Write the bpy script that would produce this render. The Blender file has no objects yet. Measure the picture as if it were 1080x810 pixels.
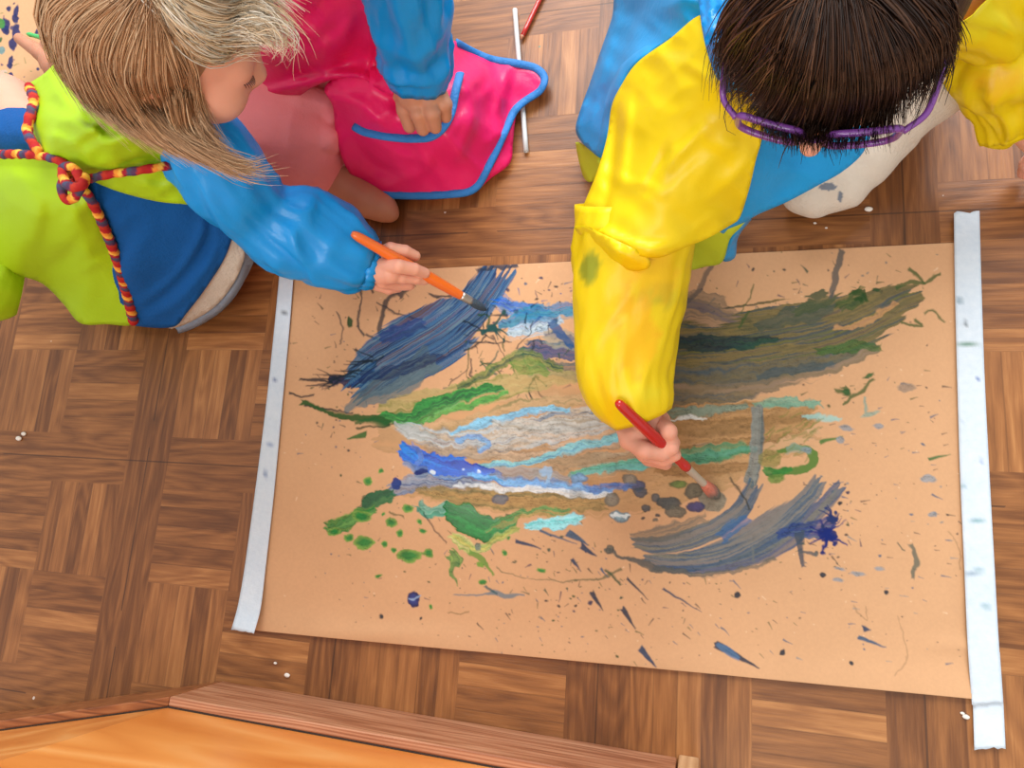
import bpy, math, random
import numpy as np
from mathutils import Matrix, Vector
from mathutils.geometry import delaunay_2d_cdt

random.seed(7)
RNG = np.random.default_rng(7)
SC = bpy.context.scene
COL = SC.collection

# ------------------------------------------------------------------ camera
W_PX, H_PX, FOC = 1080.0, 810.0, 741.7
CAM = np.array([0.75, -0.05156, 0.81598])          # metres above the parquet
ROT = np.array([[0.9636898, -0.0145799, 0.2666260],
                [0.0689629, 0.9782225, -0.1957668],
                [-0.2579653, 0.2070457, 0.9437086]])
cam_data = bpy.data.cameras.new('camera')
cam = bpy.data.objects.new('camera', cam_data)
COL.objects.link(cam)
cam_data.sensor_width = 36.0
cam_data.lens = FOC / W_PX * 36.0
cam_data.clip_start = 0.01
M4 = Matrix([list(ROT[i]) + [CAM[i]] for i in range(3)] + [[0, 0, 0, 1]])
cam.matrix_world = M4
SC.camera = cam

# ------------------------------------------------------------------ light
SC.view_settings.view_transform = 'Standard'
SC.view_settings.look = 'None'
SC.view_settings.gamma = 1.0
SC.view_settings.use_curve_mapping = False
SC.view_settings.exposure = -0.10
world = bpy.data.worlds.new('room_light')
SC.world = world
world.use_nodes = True
bg = world.node_tree.nodes['Background']
bg.inputs[0].default_value = (0.98, 0.98, 0.97, 1)
bg.inputs[1].default_value = 0.80


def area(name, loc, target, sx, sy, power, color):
    d = bpy.data.lights.new(name, 'AREA')
    d.shape = 'RECTANGLE'; d.size = sx; d.size_y = sy
    d.energy = power; d.color = color
    o = bpy.data.objects.new(name, d); COL.objects.link(o)
    o.location = loc
    o.rotation_euler = (Vector(target) - Vector(loc)).to_track_quat('-Z', 'Y').to_euler()
    return o


area('window_daylight', (0.9, 2.2, 1.75), (0.6, 0.2, 0), 2.2, 1.5, 118, (0.95, 0.98, 1.0))
area('ceiling_lamp', (0.0, 0.13, 2.45), (0.0, 0.13, 0), 1.1, 0.09, 9, (1.0, 0.97, 0.92))
area('front_fill_light', (0.45, -1.25, 1.7), (0.45, -0.1, 0), 1.3, 0.9, 22, (1.0, 0.97, 0.93))  # added fill light that brightens the near side of the paper

# ------------------------------------------------------------------ helpers
PT = 0.32                                           # pitch of the parquet squares


def depth(p):
    return -float(ROT.T[2] @ (np.asarray(p) - CAM))


def P3(px, py, z):
    d = ROT @ np.array([(px - 540) / FOC, -(py - 405) / FOC, -1.0])
    return CAM + d * ((z - CAM[2]) / d[2])


def P3v(px, py, z):
    px, py, z = map(np.asarray, (px, py, z))
    d = np.stack([(px - 540) / FOC, -(py - 405) / FOC, -np.ones_like(px, dtype=float)], -1) @ ROT.T
    return CAM + d * ((z - CAM[2]) / d[..., 2])[..., None]


def projv(X):
    c = (np.asarray(X) - CAM) @ ROT
    return 540 + FOC * c[..., 0] / -c[..., 2], 405 - FOC * c[..., 1] / -c[..., 2]


def lin(c):
    c = np.asarray(c, float) / 255.0
    return np.where(c <= 0.04045, c / 12.92, ((c + 0.055) / 1.055) ** 2.4)


def rgba(c):
    l = lin(c)
    return (float(l[0]), float(l[1]), float(l[2]), 1.0)


_LAT = RNG.random((256, 256))


def vnoise(x, y):
    x = np.asarray(x, float); y = np.asarray(y, float)
    xi = np.floor(x).astype(int); yi = np.floor(y).astype(int)
    fx = x - xi; fy = y - yi
    fx = fx * fx * (3 - 2 * fx); fy = fy * fy * (3 - 2 * fy)
    a = _LAT[xi & 255, yi & 255]; b = _LAT[(xi + 1) & 255, yi & 255]
    c = _LAT[xi & 255, (yi + 1) & 255]; d = _LAT[(xi + 1) & 255, (yi + 1) & 255]
    return (a * (1 - fx) + b * fx) * (1 - fy) + (c * (1 - fx) + d * fx) * fy


def fbm(x, y, o=4):
    s = 0; a = 0.5
    for i in range(o):
        s = s + a * vnoise(x * 2 ** i + 17.3 * i, y * 2 ** i + 5.1 * i); a *= 0.5
    return s / (1 - 0.5 ** o)


def catmull(pts, step=None, n=None, closed=False):
    """dense smooth curve through points of any dimension"""
    P = np.asarray(pts, float)
    N = len(P)
    segs = N if closed else N - 1
    out = []
    for i in range(segs):
        if closed:
            p0, p1, p2, p3 = P[(i - 1) % N], P[i], P[(i + 1) % N], P[(i + 2) % N]
        else:
            p1, p2 = P[i], P[i + 1]
            p0 = P[i - 1] if i > 0 else 2 * p1 - p2
            p3 = P[i + 2] if i + 2 < N else 2 * p2 - p1
        L = np.linalg.norm((p2 - p1)[:3] if step and step < 1 else (p2 - p1)[:2])
        k = n if n else max(1, int(round(L / step)))
        t = (np.arange(k) / k)[:, None]
        # tangents limited so that uneven spacing does not overshoot
        m1 = (p2 - p0) * 0.5; m2 = (p3 - p1) * 0.5
        l = np.linalg.norm(p2 - p1)
        for m in (m1, m2):
            q = np.linalg.norm(m)
            if q > 1.2 * l and q > 0:
                m *= 1.2 * l / q
        h = (2 * t**3 - 3 * t**2 + 1) * p1 + (t**3 - 2 * t**2 + t) * m1 + (-2 * t**3 + 3 * t**2) * p2 + (t**3 - t**2) * m2
        out.append(h)
    if not closed:
        out.append(P[-1:])
    return np.concatenate(out)


def link(name, verts, faces, mat, parent=None, smooth=True, cols=None, thick=0):
    me = bpy.data.meshes.new(name)
    me.from_pydata([tuple(map(float, v)) for v in verts], [], [tuple(int(i) for i in f) for f in faces])
    if smooth:
        me.polygons.foreach_set('use_smooth', [True] * len(me.polygons))
    if cols is not None:
        a = me.color_attributes.new('Col', 'FLOAT_COLOR', 'POINT')
        c = np.ones((len(verts), 4), np.float32); c[:, :3] = cols
        a.data.foreach_set('color', c.ravel())
    me.update()
    o = bpy.data.objects.new(name, me)
    COL.objects.link(o)
    if mat: me.materials.append(mat)
    if parent is not None:
        o.parent = parent
        o.matrix_parent_inverse = parent_inv(parent)
    if thick:
        m = o.modifiers.new('thickness', 'SOLIDIFY'); m.thickness = thick; m.offset = -1
    return o


def parent_inv(p):
    m = Matrix.Identity(4)
    q = p
    loc = Vector((0, 0, 0))
    while q is not None:
        loc += q.location
        q = q.parent
    return Matrix.Translation(-loc) if p.parent is None else Matrix.Identity(4)


def empty(name, loc, label, cat, group=None):
    o = bpy.data.objects.new(name, None); COL.objects.link(o)
    o.empty_display_size = 0.05
    o.location = tuple(map(float, loc))
    tag(o, label, cat, group)
    return o


def tag(o, label=None, cat=None, group=None, kind=None):
    if label: o['label'] = label
    if cat: o['category'] = cat
    if group: o['group'] = group
    if kind: o['kind'] = kind
    return o


# ------------------------------------------------------------------ materials
class NT:
    def __init__(self, m):
        self.t = m.node_tree; self.n = self.t.nodes; self.l = self.t.links

    def node(self, kind, **kw):
        n = self.n.new(kind)
        for k, v in kw.items(): setattr(n, k, v)
        return n

    def put(self, sock, v):
        if isinstance(v, (int, float)):
            try: sock.default_value = v
            except TypeError: sock.default_value = (v, v, v)
        elif isinstance(v, (tuple, list)): sock.default_value = v
        else: self.l.new(v, sock)

    def math(self, op, a, b=0.0, c=0.0):
        n = self.node('ShaderNodeMath', operation=op)
        for i, v in enumerate((a, b, c)): self.put(n.inputs[i], v)
        return n.outputs[0]

    def mix(self, f, a, b, blend='MIX'):
        n = self.node('ShaderNodeMix', data_type='RGBA', blend_type=blend)
        self.put(n.inputs[0], f); self.put(n.inputs[6], a); self.put(n.inputs[7], b)
        return n.outputs[2]

    def mixf(self, f, a, b):
        n = self.node('ShaderNodeMix', data_type='FLOAT')
        self.put(n.inputs[0], f); self.put(n.inputs[2], a); self.put(n.inputs[3], b)
        return n.outputs[0]

    def noise(self, vec, scale, detail=3, rough=0.5, dist=0.0):
        n = self.node('ShaderNodeTexNoise')
        self.put(n.inputs['Vector'], vec); n.inputs['Scale'].default_value = scale
        n.inputs['Detail'].default_value = detail; n.inputs['Roughness'].default_value = rough
        n.inputs['Distortion'].default_value = dist
        return n.outputs[0]

    def vec(self, x, y, z=0.0):
        n = self.node('ShaderNodeCombineXYZ')
        for i, v in enumerate((x, y, z)): self.put(n.inputs[i], v)
        return n.outputs[0]

    def ramp(self, f, stops, interp='LINEAR'):
        n = self.node('ShaderNodeValToRGB'); r = n.color_ramp; r.interpolation = interp
        while len(r.elements) < len(stops): r.elements.new(0.5)
        for e, (p, c) in zip(r.elements, stops): e.position = p; e.color = c
        self.put(n.inputs[0], f)
        return n.outputs[0]

    def bump(self, h, strength, dist):
        n = self.node('ShaderNodeBump'); n.inputs['Strength'].default_value = strength
        n.inputs['Distance'].default_value = dist; self.put(n.inputs['Height'], h)
        return n.outputs[0]


def new_mat(name):
    m = bpy.data.materials.new(name); m.use_nodes = True
    t = NT(m); b = t.n['Principled BSDF']
    return m, t, b


def cloth(name, c, rough=0.45, var=0.10, bump=0.25, scale=60, spec=0.4, sheen=0.0, trans=0.0, attr=False):
    m, t, b = new_mat(name)
    tc = t.node('ShaderNodeTexCoord').outputs['Object']
    n = t.noise(tc, scale * 0.25, 4, 0.55)
    base = rgba(c)
    if attr:
        base = t.node('ShaderNodeVertexColor', layer_name='Col').outputs[0]
    dark = t.mix(1.0, base, (1 - var, 1 - var, 1 - var, 1), 'MULTIPLY')
    colr = t.mix(n, dark, base)
    t.put(b.inputs['Base Color'], colr)
    b.inputs['Roughness'].default_value = rough
    b.inputs['Specular IOR Level'].default_value = spec
    n2 = t.noise(tc, scale, 4, 0.6, 0.6)
    t.put(b.inputs['Normal'], t.bump(n2, bump, 0.004))
    if sheen: b.inputs['Sheen Weight'].default_value = sheen
    if trans:
        out = t.n['Material Output']
        tr = t.node('ShaderNodeBsdfTranslucent'); t.put(tr.inputs[0], colr)
        mx = t.node('ShaderNodeMixShader'); mx.inputs[0].default_value = trans
        t.l.new(b.outputs[0], mx.inputs[1]); t.l.new(tr.outputs[0], mx.inputs[2])
        t.l.new(mx.outputs[0], out.inputs[0])
    return m


def skin_mat(name, c, c2):
    m, t, b = new_mat(name)
    tc = t.node('ShaderNodeTexCoord').outputs['Object']
    n = t.noise(tc, 28, 3, 0.5)
    t.put(b.inputs['Base Color'], t.mix(n, rgba(c), rgba(c2)))
    b.inputs['Roughness'].default_value = 0.48
    b.inputs['Specular IOR Level'].default_value = 0.35
    b.inputs['Subsurface Weight'].default_value = 0.12
    b.inputs['Subsurface Scale'].default_value = 0.008
    t.put(b.inputs['Normal'], t.bump(t.noise(tc, 350, 2), 0.08, 0.001))
    return m


def plain(name, c, rough=0.5, spec=0.5, metal=0.0, coat=0.0, noise=0.06, attr=False):
    m, t, b = new_mat(name)
    tc = t.node('ShaderNodeTexCoord').outputs['Object']
    n = t.noise(tc, 90, 3)
    base = t.node('ShaderNodeVertexColor', layer_name='Col').outputs[0] if attr else rgba(c)
    t.put(b.inputs['Base Color'], t.mix(n, t.mix(1.0, base, (1 - noise,) * 3 + (1,), 'MULTIPLY'), base))
    b.inputs['Roughness'].default_value = rough
    b.inputs['Specular IOR Level'].default_value = spec
    b.inputs['Metallic'].default_value = metal
    b.inputs['Coat Weight'].default_value = coat
    return m


def floor_mat():
    m, t, b = new_mat('parquet_vinyl')
    tc = t.node('ShaderNodeTexCoord').outputs['Object']
    sp = t.node('ShaderNodeSeparateXYZ'); t.put(sp.inputs[0], tc)
    U = t.math('DIVIDE', sp.outputs[0], PT); V = t.math('DIVIDE', sp.outputs[1], PT)
    cu = t.math('FRACT', U); cv = t.math('FRACT', V)
    fu = t.math('FLOOR', U); fv = t.math('FLOOR', V)
    B = 0.109; K = 2 / (1 - 2 * B)
    bu = t.math('MULTIPLY', t.math('SUBTRACT', cu, B), K)
    bv = t.math('MULTIPLY', t.math('SUBTRACT', cv, B), K)
    iu = t.math('FLOOR', bu); iv = t.math('FLOOR', bv)
    hp = t.math('GREATER_THAN', t.math('ABSOLUTE', t.math('SUBTRACT', cv, 0.5)), 0.5 - B)     # plank along x
    vp = t.math('GREATER_THAN', t.math('ABSOLUTE', t.math('SUBTRACT', cu, 0.5)), 0.5 - B)     # plank along y
    isH = t.math('COMPARE', t.math('ADD', iu, iv), 1.0, 0.1)
    # planks win over blocks; a vertical plank wins over a horizontal one
    plank = t.math('MAXIMUM', hp, vp)
    horiz = t.mixf(plank, isH, t.math('SUBTRACT', 1.0, vp))
    su = t.math('MULTIPLY', t.math('FRACT', bu), 5); sv = t.math('MULTIPLY', t.math('FRACT', bv), 5)
    across = t.mixf(isH, su, sv)
    strip = t.math('FLOOR', across)
    blk = t.math('ADD', iu, t.math('MULTIPLY', iv, 2))
    slot = t.math('DIVIDE', t.math('ADD', t.math('ADD', t.math('MULTIPLY', blk, 5), strip), 0.5), 20)
    tones = [.50, .62, .72, .22, .60,    # lower left, left to right
             .48, .42, .80, .30, .36,    # lower right, bottom to top
             .74, .30, .52, .24, .46,    # upper left, bottom to top
             .40, .66, .20, .70, .34]    # upper right, left to right
    tone = t.ramp(slot, [(i / 20, (v, v, v, 1)) for i, v in enumerate(tones)], 'CONSTANT')
    tone = t.mixf(plank, tone, t.mixf(vp, 0.34, 0.16))
    cellr = t.node('ShaderNodeTexWhiteNoise', noise_dimensions='3D')
    t.put(cellr.inputs['Vector'], t.vec(fu, fv, t.math('MULTIPLY', plank, 3.0)))
    tone = t.math('ADD', tone, t.math('MULTIPLY', t.math('SUBTRACT', cellr.outputs[0], 0.5), 0.10))
    # grain runs along the strip
    al = t.mixf(horiz, sp.outputs[1], sp.outputs[0]); ac = t.mixf(horiz, sp.outputs[0], sp.outputs[1])
    off = t.math('MULTIPLY', t.mixf(plank, slot, t.mixf(vp, 3.3, 4.7)), 13.7)
    gv = t.vec(t.math('MULTIPLY', al, 5.0), t.math('MULTIPLY', ac, 85.0), off)
    g1 = t.noise(gv, 1.6, 5, 0.62, 0.4)
    fine = t.noise(t.vec(t.math('MULTIPLY', al, 22.0), t.math('MULTIPLY', ac, 420.0), off), 1.0, 3, 0.7)
    rings = t.math('PINGPONG', t.math('MULTIPLY', t.noise(t.vec(t.math('MULTIPLY', al, 2.2), t.math('MULTIPLY', ac, 12.0), off), 1.5, 2, 0.4), 11.0), 0.5)
    v = t.math('ADD', t.math('MULTIPLY', tone, 0.44), t.math('MULTIPLY', t.math('SUBTRACT', g1, 0.5), 0.62))
    v = t.math('ADD', v, t.math('MULTIPLY', t.math('SUBTRACT', rings, 0.25), 0.30))
    v = t.math('ADD', v, t.math('MULTIPLY', t.math('SUBTRACT', fine, 0.5), 0.30))
    v = t.math('ADD', v, 0.19)
    colr = t.ramp(v, [(0.0, rgba((80, 44, 20))), (0.25, rgba((116, 70, 35))), (0.5, rgba((154, 99, 53))),
                      (0.75, rgba((188, 130, 76))), (1.0, rgba((220, 168, 108)))])
    # thin printed joints, darker butt joints between the sheets
    e1 = t.math('PINGPONG', across, 0.5)
    joint = t.math('MULTIPLY', t.math('LESS_THAN', e1, 0.03), t.math('SUBTRACT', 1.0, plank))
    sx = t.math('LESS_THAN', t.math('PINGPONG', U, 0.5), 0.0030)
    sy = t.math('LESS_THAN', t.math('PINGPONG', V, 0.5), 0.0030)
    seam = t.math('MULTIPLY', t.math('MAXIMUM', sx, sy), t.math('GREATER_THAN', t.noise(tc, 6, 2), 0.42))
    colr = t.mix(t.math('MULTIPLY', joint, 0.25), colr, rgba((52, 28, 14)))
    colr = t.mix(t.math('MULTIPLY', seam, 0.6), colr, rgba((48, 26, 14)))
    # dried paint flecks
    vo = t.node('ShaderNodeTexVoronoi', feature='F1'); t.put(vo.inputs['Vector'], tc); vo.inputs['Scale'].default_value = 34
    wn = t.node('ShaderNodeSeparateColor'); t.l.new(vo.outputs['Color'], wn.inputs[0])
    rad = t.math('MULTIPLY', t.math('POWER', wn.outputs[1], 3.0), 0.075)
    fl = t.math('MULTIPLY', t.math('LESS_THAN', t.math('ADD', vo.outputs['Distance'], t.math('MULTIPLY', t.math('SUBTRACT', t.noise(tc, 240, 2), 0.5), 0.10)), rad), t.math('GREATER_THAN', wn.outputs[0], 0.72))
    colr = t.mix(t.math('MULTIPLY', fl, 0.8), colr, t.ramp(wn.outputs[2], [(0, rgba((225, 215, 205))), (0.7, rgba((235, 228, 220))), (0.86, rgba((60, 70, 100))), (1, rgba((70, 120, 90)))]))
    t.put(b.inputs['Base Color'], colr)
    t.put(b.inputs['Roughness'], t.mixf(t.noise(tc, 9, 4), 0.30, 0.48))
    b.inputs['Specular IOR Level'].default_value = 0.45
    hgt = t.math('SUBTRACT', t.math('MULTIPLY', fine, 0.6), t.math('MULTIPLY', t.math('MAXIMUM', joint, seam), 1.0))
    t.put(b.inputs['Normal'], t.bump(hgt, 0.35, 0.0012))
    return m


def wood(name, stops, along, sc_al, sc_ac, rough=0.4, amt=1.0):
    m, t, b = new_mat(name)
    tc = t.node('ShaderNodeTexCoord').outputs['Object']
    sp = t.node('ShaderNodeSeparateXYZ'); t.put(sp.inputs[0], tc)
    ax = [t.math('MULTIPLY', sp.outputs[i], sc_al if i == along else sc_ac) for i in range(3)]
    v = t.vec(*ax)
    g = t.noise(v, 1.0, 5, 0.6, 0.5)
    rings = t.math('PINGPONG', t.math('MULTIPLY', t.noise(v, 0.35, 2, 0.4), 14), 0.5)
    val = t.math('ADD', t.math('MULTIPLY', g, 0.7 * amt), t.math('MULTIPLY', rings, 0.6 * amt))
    t.put(b.inputs['Base Color'], t.ramp(val, [(p, rgba(c)) for p, c in stops]))
    b.inputs['Roughness'].default_value = rough
    t.put(b.inputs['Normal'], t.bump(g, 0.3, 0.001))
    return m


# ------------------------------------------------------------------ shape builders
def tube3(path, radii, seg=16, cap=True, wob=None, squash=None, zmin=0.0015):
    """verts, faces, (ring index, angle) of a tube; wob(s, a) -> relative change of radius"""
    path = np.asarray(path, float); radii = np.asarray(radii, float)
    n = len(path)
    tan = np.gradient(path, axis=0)
    tan /= np.linalg.norm(tan, axis=1)[:, None] + 1e-12
    ref = np.array([0, 0, 1.0]) if abs(tan[0][2]) < 0.9 else np.array([1.0, 0, 0])
    nx = np.cross(ref, tan[0]); nx /= np.linalg.norm(nx)
    V = []; S = []; A = []
    s = 0.0
    ang = np.arange(seg) / seg * 2 * math.pi
    for i in range(n):
        nx = nx - tan[i] * (nx @ tan[i]); nx /= np.linalg.norm(nx)
        ny = np.cross(tan[i], nx)
        if i: s += np.linalg.norm(path[i] - path[i - 1])
        r = np.full(seg, radii[i])
        if wob is not None: r = r * (1 + wob(np.full(seg, s), ang))
        sq = squash if squash else 1.0
        V.append(path[i] + np.outer(np.cos(ang) * r, nx) + np.outer(np.sin(ang) * r * sq, ny))
        S.append(np.full(seg, s)); A.append(ang)
    V = np.concatenate(V)
    F = []
    for i in range(n - 1):
        for j in range(seg):
            k = (j + 1) % seg
            F.append((i * seg + j, i * seg + k, (i + 1) * seg + k, (i + 1) * seg + j))
    if cap:
        V = np.vstack([V, path[0], path[-1]])
        a, c = len(V) - 2, len(V) - 1
        for j in range(seg):
            k = (j + 1) % seg
            F.append((a, k, j)); F.append((c, (n - 1) * seg + j, (n - 1) * seg + k))
        S.append([0, s]); A.append([0, 0])
    if zmin is not None: V[:, 2] = np.maximum(V[:, 2], zmin)
    return V, F, np.concatenate(S), np.concatenate(A)


def pxtube(pts, step=0.006, **kw):
    """pts: (px, py, z, radius in photograph pixels) -> tube in metres"""
    q = []
    for p in pts:
        X = P3(*p[:3]); q.append([*X, p[3] * depth(X) / FOC])
    q = catmull(q, step=step)
    return tube3(q[:, :3], np.maximum(q[:, 3], 0.0004), **kw)


def sleeve_wob(amp, seed, folds=()):
    def f(s, a):
        c, q = np.cos(a), np.sin(a)
        n1 = fbm(s * 16 + c * 1.5 + seed, q * 1.5 + seed * 1.7 + s * 5, 2)
        n2 = fbm(s * 9 - q * 2.2 + seed * 2, c * 2.2 + seed, 3)
        r1 = (1 - np.abs(2 * n1 - 1) * 2.2); r2 = (1 - np.abs(2 * n2 - 1) * 2.2)
        w = amp * (0.75 * (r1 - 0.55) + 0.75 * (r2 - 0.55))
        for s0, wd, am in folds:
            w = w + am * np.exp(-((s - s0 - 0.012 * np.cos(a + seed)) / wd) ** 2)
        return w
    return f


def dist_poly(X, Y, poly):
    """distance to a polyline, running length fraction, signed side"""
    P = np.asarray(poly, float)
    L = np.concatenate([[0], np.cumsum(np.linalg.norm(np.diff(P, axis=0), axis=1))])
    best = np.full(X.shape, 1e9); S = np.zeros(X.shape); D = np.zeros(X.shape)
    for i in range(len(P) - 1):
        a, b = P[i], P[i + 1]; d = b - a; l = np.linalg.norm(d) + 1e-9
        t = np.clip(((X - a[0]) * d[0] + (Y - a[1]) * d[1]) / l**2, 0, 1)
        ex = X - a[0] - t * d[0]; ey = Y - a[1] - t * d[1]
        dd = np.hypot(ex, ey)
        m = dd < best
        best = np.where(m, dd, best); S = np.where(m, L[i] + t * l, S)
        D = np.where(m, np.sign(d[0] * ey - d[1] * ex) * dd, D)
    return best, S / L[-1], D, L[-1]


def dist_stroke(X, Y, poly):
    """like dist_poly, but square ends: lateral distance plus overshoot past either end"""
    P = np.asarray(poly, float)
    d, s, sd, L = dist_poly(X, Y, P)
    ov = np.full(X.shape, -1e3)
    for a, b, end in ((P[0], P[min(3, len(P) - 1)], 0.0), (P[-1], P[max(-4, -len(P))], 1.0)):
        t = a - b; t = t / (np.linalg.norm(t) + 1e-9)
        o = (X - a[0]) * t[0] + (Y - a[1]) * t[1]
        lat = (X - a[0]) * t[1] - (Y - a[1]) * t[0]
        if end == 0.0: lat = -lat
        m = (np.abs(s - end) < 1e-6) & (o > 0)
        d = np.where(m, np.abs(lat), d); sd = np.where(m, np.sign(sd) * np.abs(lat), sd)
        ov = np.where(m, o, ov)
        near = (np.abs(s - end) * L < 30) & ~m
        ov = np.where(near, np.maximum(ov, -np.abs(s - end) * L), ov)
    return d, s, sd, L, ov


class Tps:
    def __init__(self, pts, smooth=1e-6):
        P = np.asarray(pts, float); self.c = P[:, :2] / 100.0
        n = len(P)
        K = self.k(self.c, self.c) + np.eye(n) * smooth
        A = np.zeros((n + 3, n + 3)); A[:n, :n] = K
        A[:n, n] = 1; A[:n, n + 1:] = self.c; A[n:, :n] = A[:n, n:].T
        self.w = np.linalg.solve(A, np.concatenate([P[:, 2], np.zeros(3)]))

    @staticmethod
    def k(a, b):
        r2 = ((a[:, None] - b[None]) ** 2).sum(-1)
        return 0.5 * r2 * np.log(r2 + 1e-12)

    def __call__(self, x, y):
        q = np.stack([np.ravel(x), np.ravel(y)], -1) / 100.0
        n = len(self.c)
        v = self.k(q, self.c) @ self.w[:n] + self.w[n] + q @ self.w[n + 1:]
        return v.reshape(np.shape(x))


def pip(g, b):
    inside = np.zeros(len(g), bool); n = len(b)
    for i in range(n):
        a, c = b[i], b[(i + 1) % n]
        cond = (a[1] > g[:, 1]) != (c[1] > g[:, 1])
        with np.errstate(divide='ignore', invalid='ignore'):
            xi = (c[0] - a[0]) * (g[:, 1] - a[1]) / (c[1] - a[1]) + a[0]
        inside ^= cond & (g[:, 0] < xi)
    return inside


class Patch:
    """a draped sheet of cloth: outline and inner points are (px, py, height)"""

    def __init__(self, outline, inner=(), folds=(), noise=(0.0, 40.0), step=4.0, smooth=1e-4, zmin=0.002):
        self.b = catmull(outline, step=step, closed=True)
        pts = np.vstack([self.b[::max(1, int(12 / step))], np.asarray(inner, float).reshape(-1, 3)])
        self.t = Tps(pts, smooth); self.folds = folds; self.noise = noise; self.step = step; self.zmin = zmin
        self.seed = RNG.random() * 50

    def z(self, x, y):
        x = np.asarray(x, float); y = np.asarray(y, float)
        z = self.t(x, y)
        for poly, amp, wd in self.folds:
            P = catmull(poly, step=6)
            d, s, sd, L = dist_poly(x, y, P)
            endt = np.sqrt(np.clip(np.sin(np.pi * np.clip(s, 0.02, 0.98)), 0, 1))
            w = np.where(sd > 0, wd, wd * 0.55)
            z = z + amp * endt * np.exp(-(d / w) ** 2)
        a, sc = self.noise
        if a:
            z = z + a * 1.2 * (fbm(x / sc + self.seed, y / sc + self.seed, 4) - 0.5)
            n1 = fbm((x * .8 + y * .6) / (sc * 1.9) + self.seed, (y * .8 - x * .6) / (sc * .8) + 7, 2)
            n2 = fbm((x * .7 - y * .7) / (sc * 1.7) + self.seed * 2, (y * .7 + x * .7) / (sc * .75) + 3, 2)
            z = z + a * 0.55 * ((1 - np.abs(2 * n1 - 1) * 2.4) + (1 - np.abs(2 * n2 - 1) * 2.4) - 1.0)
        return np.maximum(z, self.zmin)

    def pos(self, x, y, lift=0.0):
        return P3v(x, y, self.z(x, y) + lift)

    def build(self, name, mat, parent, skirt=(), thick=0.0012, colorfn=None):
        b = self.b[:, :2]
        n = len(b)
        x0, y0 = b.min(0); x1, y1 = b.max(0)
        gx, gy = np.meshgrid(np.arange(x0, x1, self.step), np.arange(y0, y1, self.step))
        gx = gx + (np.arange(gx.shape[0]) % 2)[:, None] * self.step * 0.5
        g = np.stack([gx.ravel(), gy.ravel()], -1)
        d, _, _, _ = dist_poly(g[:, 0], g[:, 1], np.vstack([b, b[:1]]))
        inside = pip(g, b)
        g = g[inside & (d > self.step * 0.55)]
        vs = [Vector(p) for p in np.vstack([b, g])]
        ed = [(i, (i + 1) % n) for i in range(n)]
        r = delaunay_2d_cdt(vs, ed, [list(range(n))], 1, 1e-4, False)
        q = np.array([tuple(v) for v in r[0]])
        F = [tuple(f) for f in r[2]]
        cen_ = np.array([q[list(f)].mean(0) for f in F]); ok = pip(cen_, b)
        F = [f for f, k in zip(F, ok) if k]
        z = self.z(q[:, 0], q[:, 1])
        V = list(P3v(q[:, 0], q[:, 1], z))
        Q = list(q)
        ea = {}
        F2 = []
        for f in F:                                     # face the camera
            a, c, e = q[f[0]], q[f[1]], q[f[2]]
            if (c[0] - a[0]) * (e[1] - a[1]) - (c[1] - a[1]) * (e[0] - a[0]) > 0: f = f[::-1]
            F2.append(f)
            for i in range(len(f)): ea[(f[i], f[(i + 1) % len(f)])] = 1
        if skirt:
            loop = {a: c for (a, c) in ea if (c, a) not in ea}
            cen = q.mean(0)
            prev = {k: k for k in loop}
            vin = {}
            inv = {c: a for a, c in loop.items()}
            for k in loop:
                if k not in inv: continue
                tn = q[loop[k]] - q[inv[k]]; tn = tn / (np.linalg.norm(tn) + 1e-9)
                vin[k] = np.array([tn[1], -tn[0]])
            for ins, dz in skirt:
                cur = {}
                for k in loop:
                    if k not in vin: continue
                    p = q[k] + vin[k] * ins
                    zz = max(z[k] - dz, 0.0015)
                    V.append(P3(p[0], p[1], zz)); Q.append(p); cur[k] = len(V) - 1
                for a, c in loop.items():
                    if a in cur and c in cur and a in prev and c in prev:
                        F2.append((prev[c], prev[a], cur[a], cur[c]))
                prev = cur
        cols = None
        if colorfn is not None:
            QQ = np.array(Q); cols = colorfn(QQ[:, 0], QQ[:, 1])
        return link(name, V, F2, mat, parent, cols=cols, thick=thick)


# smooth solids: blended round cones and ellipsoids, meshed with surface nets
def cone(a, b, ra, rb): return ('c', np.asarray(a, float), np.asarray(b, float), ra, rb)
def ell(c, axes, r): return ('e', np.asarray(c, float), np.asarray(axes, float), np.asarray(r, float))


def pcone(a, b):
    """round cone between (px, py, z, radius px) and the same"""
    A = P3(*a[:3]); B = P3(*b[:3])
    return cone(A, B, a[3] * depth(A) / FOC, b[3] * depth(B) / FOC)


def chain(*pts):
    return [pcone(pts[i], pts[i + 1]) for i in range(len(pts) - 1)]


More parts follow.
